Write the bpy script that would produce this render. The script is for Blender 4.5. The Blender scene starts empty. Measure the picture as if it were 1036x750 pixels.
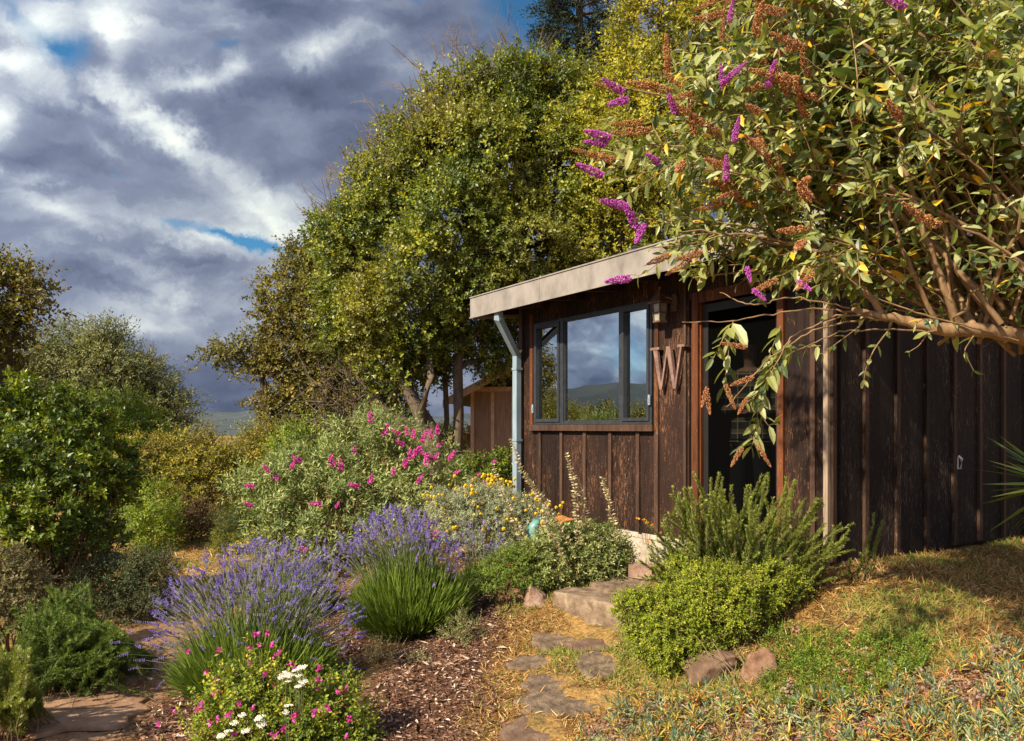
import bpy, math, random
import numpy as np
from mathutils import Vector, Matrix

random.seed(5)
R = np.random.default_rng(11)
PI = math.pi
scene = bpy.context.scene
COL = scene.collection

# ------------------------------------------------------------------ camera
F = 780.0; CX = 518.0; HY = 433.0; EYE = 1.7
cam = bpy.data.cameras.new("camera"); camo = bpy.data.objects.new("camera", cam); COL.objects.link(camo)
camo.location = (0, 0, EYE); camo.rotation_euler = (PI/2, 0, 0)
cam.sensor_width = 36; cam.sensor_fit = 'HORIZONTAL'; cam.lens = 36*F/1036
cam.shift_y = (HY-375)/1036; cam.clip_start = 0.05; cam.clip_end = 5000
scene.camera = camo

# ------------------------------------------------------------------ light
SUN_H = Vector((-0.76, -0.65)).normalized(); SUN_EL = math.radians(38)
sun_dir = Vector((SUN_H.x*math.cos(SUN_EL), SUN_H.y*math.cos(SUN_EL), math.sin(SUN_EL)))
sl = bpy.data.lights.new("sun", 'SUN'); so = bpy.data.objects.new("sun", sl); COL.objects.link(so)
sl.energy = 5.0; sl.angle = math.radians(1.0); sl.color = (1.0, 0.87, 0.65)
so.rotation_euler = sun_dir.to_track_quat('Z', 'Y').to_euler(); so.location = (-8, -5, 12)
scene.view_settings.view_transform = 'Standard'; scene.view_settings.look = 'None'
scene.view_settings.exposure = 0.86; scene.view_settings.gamma = 1

# ------------------------------------------------------------------ world
world = bpy.data.worlds.new("World"); scene.world = world; world.use_nodes = True
def build_world():
    nt = world.node_tree; N = nt.nodes; L = nt.links; N.clear()
    out = N.new('ShaderNodeOutputWorld'); bg = N.new('ShaderNodeBackground'); L.new(bg.outputs[0], out.inputs[0])
    bg.inputs[1].default_value = 0.1
    sky = N.new('ShaderNodeTexSky'); sky.sky_type = 'NISHITA'; sky.sun_disc = False
    sky.sun_elevation = SUN_EL; sky.sun_rotation = math.atan2(SUN_H.x, SUN_H.y)
    sky.air_density = 1.0; sky.dust_density = 0.4; sky.ozone_density = 3.0
    def M(op, a, b=None, clamp=False):
        n = N.new('ShaderNodeMath'); n.operation = op; n.use_clamp = clamp
        for i, v in enumerate((a, b)):
            if v is None: continue
            if isinstance(v, (int, float)): n.inputs[i].default_value = v
            else: L.new(v, n.inputs[i])
        return n.outputs[0]
    tc = N.new('ShaderNodeTexCoord'); sp = N.new('ShaderNodeSeparateXYZ'); L.new(tc.outputs['Generated'], sp.inputs[0])
    ay = M('ADD', M('ABSOLUTE', sp.outputs[1]), 0.03)
    u0 = M('DIVIDE', sp.outputs[0], ay); v0 = M('DIVIDE', sp.outputs[2], ay)
    def noise(vec, s, d=6, r=0.55, dist=0.0):
        n = N.new('ShaderNodeTexNoise'); n.inputs['Scale'].default_value = s; n.inputs['Detail'].default_value = d
        n.inputs['Roughness'].default_value = r; n.inputs['Distortion'].default_value = dist; L.new(vec, n.inputs['Vector']); return n
    wn = noise(tc.outputs['Generated'], 8, 7, 0.66); ws = N.new('ShaderNodeSeparateXYZ'); L.new(wn.outputs['Color'], ws.inputs[0])
    u = M('ADD', u0, M('MULTIPLY', M('SUBTRACT', ws.outputs[0], 0.5), 0.12))
    v = M('ADD', v0, M('MULTIPLY', M('SUBTRACT', ws.outputs[1], 0.5), 0.10))
    def gsum(lst):
        tot = None
        for px, py, rx, ry, ang, amp in lst:
            ub = (px-CX)/F; vb = (HY-py)/F; ca, sa = math.cos(math.radians(ang)), math.sin(math.radians(ang))
            du = M('SUBTRACT', u, ub); dv = M('SUBTRACT', v, vb)
            a = M('ADD', M('MULTIPLY', du, ca*F/rx), M('MULTIPLY', dv, sa*F/rx))
            b = M('ADD', M('MULTIPLY', du, -sa*F/ry), M('MULTIPLY', dv, ca*F/ry))
            g = M('MULTIPLY', M('EXPONENT', M('MULTIPLY', M('ADD', M('MULTIPLY', a, a), M('MULTIPLY', b, b)), -1.0)), amp)
            tot = g if tot is None else M('ADD', tot, g)
        return tot
    # thin bright parts of the cloud deck (tangent-plane places, extents, tilt)
    br = gsum([(118, 42, 28, 22, 0, .62), (92, 102, 44, 16, 0, .9), (215, 94, 46, 15, 12, 1.05), (128, 75, 14, 20, 0, .4), (25, 85, 40, 14, 0, .6), (18, 138, 14, 22, 0, .5),
               (150, 118, 30, 13, -38, .8), (195, 148, 34, 12, -38, .7), (325, 70, 30, 20, 0, .85), (345, 3, 40, 14, 0, .9), (240, 25, 40, 30, -30, .35), (60, 188, 26, 10, 0, .7),
               (10, 180, 20, 12, 0, .8), (260, 190, 110, 14, -28, .45), (185, 262, 90, 18, 10, .55), (60, 215, 60, 10, -25, .35), (180, 290, 40, 22, 0, .4), (390, 60, 90, 22, -25, .3),
               (290, 225, 50, 9, -25, .35), (150, 330, 50, 12, 0, .2), (-150, 60, 60, 40, 0, .9), (-300, 140, 90, 40, 20, .9), (1200, 60, 200, 90, 0, .8), (-2100, -150, 500, 260, 0, .55), (-1500, 150, 260, 90, 0, .5), (130, 150, 26, 10, -30, .5), (60, 60, 18, 30, 20, .4), (215, 300, 60, 14, -12, .35), (110, 250, 60, 12, 15, .3)])
    bl = gsum([(75, 70, 30, 20, -30, .9), (232, 62, 26, 9, 0, .6), (2, 155, 10, 24, 0, 1.0), (250, 246, 42, 8, -8, 1.0), (545, 25, 75, 38, -35, 1.5), (420, 8, 22, 8, -20, .6), (30, 30, 26, 10, -40, .5), (140, 185, 20, 6, -30, .4), (190, 236, 22, 6, 0, .5), (300, 252, 26, 6, -10, .5), (20, 345, 30, 8, 0, .3),
               (60, 12, 40, 10, 0, .5), (500, 55, 40, 12, -35, .25), (-230, 250, 160, 30, 0, 1.0), (-420, 330, 160, 30, 0, .9), (-1900, 200, 420, 130, 0, .45), (-2600, -300, 500, 200, 0, .5)])
    cm = N.new('ShaderNodeMapping'); cm.inputs['Rotation'].default_value = (0, 0, math.radians(28)); cm.inputs['Scale'].default_value = (4.0, 10.0, 1)
    ay2 = M('MULTIPLY', M('ADD', ay, 0.45), .72); wu = M('MULTIPLY', M('SUBTRACT', ws.outputs[0], 0.5), 0.10)
    cv = N.new('ShaderNodeCombineXYZ'); L.new(M('ADD', M('DIVIDE', sp.outputs[0], ay2), wu), cv.inputs[0]); L.new(M('ADD', M('DIVIDE', sp.outputs[2], ay2), wu), cv.inputs[1]); L.new(cv.outputs[0], cm.inputs['Vector'])
    n1 = noise(cm.outputs[0], 1.1, 8, 0.52, .15)
    n2 = noise(cm.outputs[0], 0.45, 2, 0.5)
    fac = M('ADD', M('MULTIPLY', n1.outputs['Fac'], 1.25), M('MULTIPLY', n2.outputs['Fac'], 0.35))
    fac = M('ADD', M('SUBTRACT', fac, 0.50), M('MULTIPLY', br, M('SUBTRACT', M('MULTIPLY', n1.outputs['Fac'], 1.7), 0.38)))
    rp = N.new('ShaderNodeValToRGB'); L.new(fac, rp.inputs[0])
    e = rp.color_ramp.elements; e[0].position = 0.08; e[0].color = (.078, .100, .160, 1); e[1].position = 1.0; e[1].color = (.92, .95, .80, 1)
    for p, c in ((.2, (.122, .148, .228)), (.36, (.205, .238, .325)), (.5, (.35, .39, .46)), (.72, (.64, .69, .68))):
        x = rp.color_ramp.elements.new(p); x.color = (*c, 1)
    sc = N.new('ShaderNodeMix'); sc.data_type = 'RGBA'; sc.blend_type = 'MULTIPLY'; sc.inputs['Factor'].default_value = 1
    L.new(rp.outputs[0], sc.inputs['A']); sc.inputs['B'].default_value = (7.6, 7.6, 7.6, 1)
    blm = M('MULTIPLY', M('SUBTRACT', M('MULTIPLY', bl, M('ADD', n1.outputs['Fac'], 0.35)), 0.20), 1.7, True)
    skd = N.new('ShaderNodeMix'); skd.data_type = 'RGBA'; skd.blend_type = 'MULTIPLY'; skd.inputs['Factor'].default_value = 1
    L.new(sky.outputs[0], skd.inputs['A']); skd.inputs['B'].default_value = (.30, .62, .72, 1)
    mx = N.new('ShaderNodeMix'); mx.data_type = 'RGBA'; L.new(blm, mx.inputs['Factor']); L.new(sc.outputs['Result'], mx.inputs['A']); L.new(skd.outputs['Result'], mx.inputs['B'])
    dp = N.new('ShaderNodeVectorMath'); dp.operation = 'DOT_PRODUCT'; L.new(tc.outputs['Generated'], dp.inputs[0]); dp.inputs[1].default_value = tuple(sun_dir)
    gl = M('ADD', M('MULTIPLY', M('POWER', M('MAXIMUM', M('ADD', M('MULTIPLY', dp.outputs['Value'], .7), .3), 0.0), 2.4), 2.2), 0.84)  # added fill: unseen sky toward the sun brightened to lift the shadows
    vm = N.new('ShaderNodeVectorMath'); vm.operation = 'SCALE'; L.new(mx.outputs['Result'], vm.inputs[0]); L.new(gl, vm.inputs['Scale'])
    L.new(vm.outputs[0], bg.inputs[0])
build_world()

# ------------------------------------------------------------------ helpers
def W(px, py, Y): return np.array([(px-CX)/F*Y, Y, EYE-(py-HY)/F*Y])
def unit(v): return v/np.maximum(np.linalg.norm(v, axis=-1, keepdims=True), 1e-9)
def rdir(n): return unit(R.normal(size=(n, 3)))

class Mesh:
    """collects faces of any size with a material slot and a per-vertex tint"""
    def __init__(s): s.v = []; s.t = []; s.f = []; s.n = 0; s.smooth = []
    def add(s, v, f, mat=0, tint=0.5, smooth=False):
        v = np.asarray(v, float).reshape(-1, 3); f = np.asarray(f, int)
        if len(v) == 0 or len(f) == 0: return s
        t = np.full(len(v), tint) if np.isscalar(tint) else np.asarray(tint, float)
        s.v.append(v); s.t.append(t); s.f.append((f+s.n, mat, smooth)); s.n += len(v); return s
    def box(s, c, size, mat=0, tint=.5, rot=None, bevel=0.0):
        x, y, z = np.array(size)/2; b = bevel
        v = np.array([[-x, -y, -z], [x, -y, -z], [x, y, -z], [-x, y, -z], [-x, -y, z], [x, -y, z], [x, y, z], [-x, y, z]], float)
        if rot is not None: v = v@np.array(rot).T
        return s.add(v+np.array(c), [[0, 3, 2, 1], [4, 5, 6, 7], [0, 1, 5, 4], [1, 2, 6, 5], [2, 3, 7, 6], [3, 0, 4, 7]], mat, tint)
    def bb(s, x0, x1, y0, y1, z0, z1, mat=0, tint=.5):
        return s.box(((x0+x1)/2, (y0+y1)/2, (z0+z1)/2), (x1-x0, y1-y0, z1-z0), mat, tint)
    def tube(s, P, r, sides=6, mat=0, tint=.5, cap=True, smooth=True):
        P = np.asarray(P, float); n = len(P); r = np.full(n, r) if np.isscalar(r) else np.asarray(r, float)
        T = np.gradient(P, axis=0); T = unit(T); up = np.array([0, 0, 1.]) if abs(T[0, 2]) < .9 else np.array([1., 0, 0])
        A = unit(np.cross(T, up)); B = np.cross(T, A)
        a = np.arange(sides)/sides*2*PI
        v = P[:, None]+r[:, None, None]*(np.cos(a)[None, :, None]*A[:, None]+np.sin(a)[None, :, None]*B[:, None])
        i = np.arange(n-1)[:, None]*sides; j = np.arange(sides)[None]; k = (j+1) % sides
        f = np.stack([i+j, i+k, i+sides+k, i+sides+j], -1).reshape(-1, 4)
        s.add(v.reshape(-1, 3), f, mat, tint, smooth)
        return s
    def leaves(s, P, D, Nn, size, width, kind='fold', mat=0, tint=None, curl=0.15):
        """batch of leaves: P base, D axis, Nn normal, size length, width ratio"""
        n = len(P)
        if n == 0: return s
        size = np.broadcast_to(np.asarray(size, float), (n,)); D = unit(D); B = unit(np.cross(Nn, D)); Nn = np.cross(D, B)
        if kind == 'fold':
            T = np.array([[0, 0, 0], [.45, -.5, .12], [1, 0, -.05], [.45, .5, .12]]); fc = np.array([[0, 1, 2], [0, 2, 3]]); sm = False
        elif kind == 'tri':
            T = np.array([[0, -.5, 0], [1, 0, 0], [0, .5, 0]]); fc = np.array([[0, 1, 2]]); sm = False
        elif kind == 'blade':
            T = np.array([[0, -.5, 0], [.55, -.4, curl*.4], [1, 0, curl], [.55, .4, curl*.4], [0, .5, 0]]); fc = None; sm = False
            fc = np.array([[0, 1, 3], [0, 3, 4], [1, 2, 3]])
        elif kind == 'long':
            z = -curl
            T = np.array([[0, 0, 0], [.22, -.38, .07+z*.05], [.22, 0, z*.05], [.22, .38, .07+z*.05], [.55, -.46, .08+z*.3], [.55, 0, z*.3], [.55, .46, .08+z*.3],
                          [.82, -.26, .05+z*.67], [.82, 0, z*.67], [.82, .26, .05+z*.67], [1, 0, z]])
            fc = np.array([[0, 1, 2], [0, 2, 3], [1, 4, 5], [1, 5, 2], [2, 5, 6], [2, 6, 3], [4, 7, 8], [4, 8, 5], [5, 8, 9], [5, 9, 6], [7, 10, 8], [8, 10, 9]]); sm = False
        elif kind == 'oct':
            T = np.array([[0, 0, 0], [.5, -.5, 0], [.5, 0, .5], [.5, .5, 0], [.5, 0, -.5], [1, 0, 0]])
            fc = np.array([[0, 2, 1], [0, 3, 2], [0, 4, 3], [0, 1, 4], [5, 1, 2], [5, 2, 3], [5, 3, 4], [5, 4, 1]]); sm = False
        width = np.broadcast_to(np.asarray(width, float), (n,))
        X = T[None, :, 0:1]*D[:, None]; Yv = T[None, :, 1:2]*B[:, None]*width[:, None, None]
        Z = T[None, :, 2:3]*Nn[:, None]*(width[:, None, None] if kind in ('oct', 'fold', 'long') else 1)
        if kind == 'long': Z = (T[None, :, 2:3])*Nn[:, None]*.6
        V = P[:, None]+size[:, None, None]*(X+Yv+Z)
        k = len(T); f = (fc[None]+(np.arange(n)*k)[:, None, None]).reshape(-1, 3)
        if tint is None: tint = R.random(n)
        s.add(V.reshape(-1, 3), f, mat, np.repeat(np.broadcast_to(tint, (n,)), k), sm)
        return s
    def mesh(s, name, mats):
        me = bpy.data.meshes.new(name); V = np.concatenate(s.v); T = np.concatenate(s.t)
        me.vertices.add(len(V)); me.vertices.foreach_set('co', V.astype(np.float32).ravel())
        lv = np.concatenate([f.ravel() for f, _, _ in s.f]); cnt = np.concatenate([np.full(len(f), f.shape[1]) for f, _, _ in s.f])
        mi = np.concatenate([np.full(len(f), m) for f, m, _ in s.f]); sm = np.concatenate([np.full(len(f), q) for f, _, q in s.f])
        me.loops.add(len(lv)); me.loops.foreach_set('vertex_index', lv.astype(np.int32))
        me.polygons.add(len(cnt)); st = np.concatenate([[0], np.cumsum(cnt)[:-1]])
        me.polygons.foreach_set('loop_start', st.astype(np.int32)); me.polygons.foreach_set('loop_total', cnt.astype(np.int32))
        me.polygons.foreach_set('material_index', mi.astype(np.int32)); me.polygons.foreach_set('use_smooth', sm.astype(bool))
        a = me.attributes.new('tint', 'FLOAT', 'POINT'); a.data.foreach_set('value', T.astype(np.float32))
        for m in (mats if isinstance(mats, (list, tuple)) else [mats]): me.materials.append(m)
        me.update(calc_edges=True); me.validate()
        return me
    def obj(s, name, mats, parent=None, **kw):
        if not s.v: return None
        return link(name, s.mesh(name, mats), parent)
def link(name, me, parent=None):
    o = bpy.data.objects.new(name, me); COL.objects.link(o)
    if parent is not None: o.parent = parent
    return o
def tag(o, label=None, cat=None, group=None, kind=None):
    for k, v in (('label', label), ('category', cat), ('group', group), ('kind', kind)):
        if v: o[k] = v
    return o
def thing(name, label, cat, loc=(0, 0, 0), rz=0, group=None):
    o = bpy.data.objects.new(name, None); COL.objects.link(o); o.location = tuple(float(c) for c in loc); o.rotation_euler = (0, 0, rz)
    o.empty_display_size = .2
    return tag(o, label, cat, group)

# ------------------------------------------------------------------ materials
def mat_new(name):
    m = bpy.data.materials.new(name); m.use_nodes = True; nt = m.node_tree; nt.nodes.clear()
    return m, nt, nt.nodes, nt.links
def ramp(N, L, src, stops):
    r = N.new('ShaderNodeValToRGB'); el = r.color_ramp.elements
    while len(el) > 1: el.remove(el[-1])
    el[0].position = stops[0][0]; el[0].color = (*stops[0][1], 1)
    for p, c in stops[1:]: e = el.new(p); e.color = (*c, 1)
    L.new(src, r.inputs[0]); return r.outputs[0]
def leafmat(name, stops, trans=0.3, rough=0.5, spec=0.35, patch=None):
    """stops: ramp over the per-leaf tint; patch: (scale, colour, amount) for yellowing branches"""
    m, nt, N, L = mat_new(name); out = N.new('ShaderNodeOutputMaterial')
    at = N.new('ShaderNodeAttribute'); at.attribute_name = 'tint'
    col = ramp(N, L, at.outputs['Fac'], stops)
    if patch:
        tc = N.new('ShaderNodeTexCoord'); nz = N.new('ShaderNodeTexNoise'); nz.inputs['Scale'].default_value = patch[0]; nz.inputs['Detail'].default_value = 3
        L.new(tc.outputs['Object'], nz.inputs['Vector'])
        mr = N.new('ShaderNodeMapRange'); mr.inputs[1].default_value = .46; mr.inputs[2].default_value = .66; mr.inputs[4].default_value = patch[2]; L.new(nz.outputs['Fac'], mr.inputs[0])
        mx = N.new('ShaderNodeMix'); mx.data_type = 'RGBA'; L.new(mr.outputs[0], mx.inputs['Factor']); L.new(col, mx.inputs['A']); mx.inputs['B'].default_value = (*patch[1], 1); col = mx.outputs['Result']
    bs = N.new('ShaderNodeBsdfPrincipled'); L.new(col, bs.inputs['Base Color']); bs.inputs['Roughness'].default_value = rough; bs.inputs['Specular IOR Level'].default_value = spec
    if trans > 0:
        tr = N.new('ShaderNodeBsdfTranslucent'); g = N.new('ShaderNodeMix'); g.data_type = 'RGBA'; g.blend_type = 'MULTIPLY'; g.inputs['Factor'].default_value = 1
        L.new(col, g.inputs['A']); g.inputs['B'].default_value = (1.5, 1.5, .6, 1); L.new(g.outputs['Result'], tr.inputs[0])
        ms = N.new('ShaderNodeMixShader'); ms.inputs[0].default_value = trans; L.new(bs.outputs[0], ms.inputs[1]); L.new(tr.outputs[0], ms.inputs[2]); L.new(ms.outputs[0], out.inputs[0])
    else: L.new(bs.outputs[0], out.inputs[0])
    return m
def g3(a, b, c, d=None):
    st = [(0, a), (.5, b), (.9, c)]
    if d: st.append((.97, d))
    return st
def roughmat(name, stops, scale=8, rough=.85, bump=.4, stretch=(1, 1, 1), spec=.3, detail=8, bdist=.01, metallic=0, coord='Object'):
    m, nt, N, L = mat_new(name); out = N.new('ShaderNodeOutputMaterial'); bs = N.new('ShaderNodeBsdfPrincipled'); L.new(bs.outputs[0], out.inputs[0])
    tc = N.new('ShaderNodeTexCoord'); mp = N.new('ShaderNodeMapping'); mp.inputs['Scale'].default_value = stretch; L.new(tc.outputs[coord], mp.inputs[0])
    nz = N.new('ShaderNodeTexNoise'); nz.inputs['Scale'].default_value = scale; nz.inputs['Detail'].default_value = detail; nz.inputs['Roughness'].default_value = .65; L.new(mp.outputs[0], nz.inputs['Vector'])
    L.new(ramp(N, L, nz.outputs['Fac'], stops), bs.inputs['Base Color'])
    bs.inputs['Roughness'].default_value = rough; bs.inputs['Specular IOR Level'].default_value = spec; bs.inputs['Metallic'].default_value = metallic
    bp = N.new('ShaderNodeBump'); bp.inputs['Strength'].default_value = bump; bp.inputs['Distance'].default_value = bdist; L.new(nz.outputs['Fac'], bp.inputs['Height']); L.new(bp.outputs[0], bs.inputs['Normal'])
    return m
def woodmat(name, dark, mid, light, peel=.5, grain=1.0):
    """weathered stained board: vertical grain, board-to-board tint, flaking patches"""
    m, nt, N, L = mat_new(name); out = N.new('ShaderNodeOutputMaterial'); bs = N.new('ShaderNodeBsdfPrincipled'); L.new(bs.outputs[0], out.inputs[0])
    tc = N.new('ShaderNodeTexCoord')
    def nz(scale, st, det=7, dist=0., rg=.6):
        mp = N.new('ShaderNodeMapping'); mp.inputs['Scale'].default_value = st; L.new(tc.outputs['Object'], mp.inputs[0])
        n = N.new('ShaderNodeTexNoise'); n.inputs['Scale'].default_value = scale; n.inputs['Detail'].default_value = det; n.inputs['Distortion'].default_value = dist; n.inputs['Roughness'].default_value = rg
        L.new(mp.outputs[0], n.inputs['Vector']); return n.outputs['Fac']
    fine = nz(26*grain, (1, 1, .09), 8, .6); big = nz(2.2, (1, 1, .45), 4); flake = nz(42, (1, 1, .16), 10, 2.2, .8)
    at = N.new('ShaderNodeAttribute'); at.attribute_name = 'tint'
    def mth(op, a, b, cl=False):
        n = N.new('ShaderNodeMath'); n.operation = op; n.use_clamp = cl
        for i, q in enumerate((a, b)):
            if isinstance(q, (int, float)): n.inputs[i].default_value = q
            else: L.new(q, n.inputs[i])
        return n.outputs[0]
    f = mth('ADD', mth('MULTIPLY', fine, .75), mth('MULTIPLY', big, .45)); f = mth('ADD', f, mth('MULTIPLY', mth('SUBTRACT', at.outputs['Fac'], .5), .28))
    c = ramp(N, L, f, [(.35, dark), (.6, mid), (.85, tuple(min(1, x*1.5) for x in mid))])
    fl = mth('MULTIPLY', mth('SUBTRACT', mth('ADD', flake, mth('MULTIPLY', big, .28)), .755-.06*peel), 16*peel+4, True)
    st = nz(70*grain, (1, 1, .045), 6, .3, .7); stf = mth('MULTIPLY', mth('MULTIPLY', mth('SUBTRACT', st, .56), 7.0, True), mth('MULTIPLY', mth('SUBTRACT', big, .34), 3.2, True), True)
    m2 = N.new('ShaderNodeMix'); m2.data_type = 'RGBA'; L.new(mth('MULTIPLY', stf, .6), m2.inputs['Factor']); L.new(c, m2.inputs['A']); m2.inputs['B'].default_value = (*[x*.75 for x in light], 1); c = m2.outputs['Result']
    mx = N.new('ShaderNodeMix'); mx.data_type = 'RGBA'; L.new(fl, mx.inputs['Factor']); L.new(c, mx.inputs['A']); mx.inputs['B'].default_value = (*light, 1)
    L.new(mx.outputs['Result'], bs.inputs['Base Color']); bs.inputs['Roughness'].default_value = .72; bs.inputs['Specular IOR Level'].default_value = .25
    bp = N.new('ShaderNodeBump'); bp.inputs['Strength'].default_value = .7; bp.inputs['Distance'].default_value = .004
    L.new(mth('ADD', fine, mth('MULTIPLY', fl, .6)), bp.inputs['Height']); L.new(bp.outputs[0], bs.inputs['Normal'])
    return m
def plain(name, col, rough=.6, metallic=0, spec=.4):
    m, nt, N, L = mat_new(name); out = N.new('ShaderNodeOutputMaterial'); bs = N.new('ShaderNodeBsdfPrincipled'); L.new(bs.outputs[0], out.inputs[0])
    tc = N.new('ShaderNodeTexCoord'); n = N.new('ShaderNodeTexNoise'); n.inputs['Scale'].default_value = 14; n.inputs['Detail'].default_value = 6; L.new(tc.outputs['Object'], n.inputs['Vector'])
    L.new(ramp(N, L, n.outputs['Fac'], [(.3, tuple(c*.75 for c in col)), (.65, tuple(min(1, c*1.15) for c in col))]), bs.inputs['Base Color'])
    bs.inputs['Roughness'].default_value = rough; bs.inputs['Metallic'].default_value = metallic; bs.inputs['Specular IOR Level'].default_value = spec
    return m

BARK = roughmat('bark_material', [(.3, (.05, .035, .022)), (.7, (.17, .125, .085))], 22, .9, .8, (1, 1, .25))
TWIG = roughmat('twig_material', [(.3, (.13, .085, .045)), (.7, (.30, .21, .12))], 30, .85, .5, (1, 1, .4))
BUDBARK = roughmat('shrub_bark_material', [(.3, (.12, .07, .035)), (.55, (.25, .155, .08)), (.75, (.36, .24, .14))], 24, .85, .7, (1, 1, .3))

# ------------------------------------------------------------------ terrain
TP = np.array([(0, -3, -.02), (0, 2, .0), (-3, 2, -.02), (3, 1, .15), (-1.6, 4.2, -.04), (.2, 4.1, .04), (.35, 5.2, .17), (.5, 5.55, .24), (.75, 6.1, .44), (.95, 6.5, .52),
               (1.35, 4.35, .26), (1.15, 4.85, .33), (1.0, 4.0, .10), (2.0, 3.6, .36), (3.0, 4.2, .52), (2.0, 4.9, .6), (2.23, 5.3, .70), (4.6, 6.8, .72), (4.5, 5, .58), (6, 4, .6), (8, 9, .8),
               (.05, 8.7, .6), (.6, 7.7, .5), (1.2, 6.9, .45), (-.3, 6.9, .3), (-.6, 5.6, .1), (-1.0, 4.8, .03), (-1.5, 7, .1), (-2.2, 6, -.05), (-3.2, 7, -.05), (-4, 10, -.08), (-3.5, 12.5, 0.),
               (-5, 5, .0), (-8, 8, .1), (-1.2, 12, .2), (0, 14, .35), (-6, 18, .0), (4, 16, .7), (-12, 0, -.1), (12, 0, .6), (-14, 25, -.2), (0, 30, .2), (16, 28, .8), (0, -14, 0)])
def _k(r2): return .5*r2*np.log(np.maximum(r2, 1e-12))
_n = len(TP); _A = np.zeros((_n+3, _n+3)); _d = ((TP[:, None, :2]-TP[None, :, :2])**2).sum(-1)
_A[:_n, :_n] = _k(_d)+np.eye(_n)*.02; _A[:_n, _n] = 1; _A[:_n, _n+1:] = TP[:, :2]; _A[_n, :_n] = 1; _A[_n+1:, :_n] = TP[:, :2].T
_wt = np.linalg.solve(_A, np.concatenate([TP[:, 2], np.zeros(3)]))
def ground_h(x, y):
    x = np.asarray(x, float); y = np.asarray(y, float)
    r = np.hypot(x, y-5); f = np.clip((r-16)/14, 0, 1); f = f*f*(3-2*f)
    d = (x[..., None]-TP[:, 0])**2+(y[..., None]-TP[:, 1])**2
    z = _k(d)@_wt[:_n]+_wt[_n]+_wt[_n+1]*x+_wt[_n+2]*y
    return z*(1-f)+(-.2-np.clip(r-30, 0, 400)*.01)*f
def gz(x, y): return float(ground_h(x, y))
def G(px, py):
    """where the sight line through a photo point meets the ground"""
    Y = np.linspace(2.5, 40, 1500); X = (px-CX)/F*Y; z = EYE-(py-HY)/F*Y; d = z-ground_h(X, Y); i = int(np.argmax(d < 0))
    if i == 0: i = len(Y)-1
    return np.array([X[i], Y[i], z[i]])

def vnoise(x, y, s, seed=0):
    x = x*s+seed*17.3; y = y*s+seed*9.1; xi = np.floor(x).astype(int); yi = np.floor(y).astype(int); fx = x-xi; fy = y-yi
    fx = fx*fx*(3-2*fx); fy = fy*fy*(3-2*fy)
    def h(a, b): v = np.sin(a*127.1+b*311.7+seed*74.7)*43758.5453; return v-np.floor(v)
    return (h(xi, yi)*(1-fx)+h(xi+1, yi)*fx)*(1-fy)+(h(xi, yi+1)*(1-fx)+h(xi+1, yi+1)*fx)*fy

# zones given as ground polylines (x, y, half width)
def zone(x, y, line, soft=.25):
    d = np.full(np.shape(x), 9.)
    for (a, b) in zip(line[:-1], line[1:]):
        ax, ay, aw = a; bx, by, bw = b; L2 = (bx-ax)**2+(by-ay)**2+1e-9
        t = np.clip(((x-ax)*(bx-ax)+(y-ay)*(by-ay))/L2, 0, 1); dd = np.hypot(x-ax-t*(bx-ax), y-ay-t*(by-ay))-(aw+t*(bw-aw)); d = np.minimum(d, dd)
    return np.clip(.5-d/soft, 0, 1)
def gp(px, py, w): g = G(px, py); return (g[0], g[1], w)
PATH = [(-2.2, 2.2, .5), gp(70, 745, .42), gp(130, 690, .34), gp(165, 640, .3), gp(185, 600, .35)]
MULCH = [gp(400, 765, .48), gp(430, 700, .42), gp(455, 650, .42), gp(480, 612, .36), gp(440, 575, .5)]
MULCH2 = [gp(330, 750, .5), gp(230, 720, .5), gp(330, 640, .5), gp(300, 600, .5)]
def zmulch(x, y):
    n = (vnoise(x, y, 3, 1)-.5)*.25
    return np.maximum(zone(x+n, y+n, MULCH, .3), zone(x+n, y, MULCH2, .3))
def zpath(x, y):
    n = (vnoise(x, y, 2.5, 4)-.5)*.3
    return zone(x+n, y-n, PATH, .3)

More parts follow.
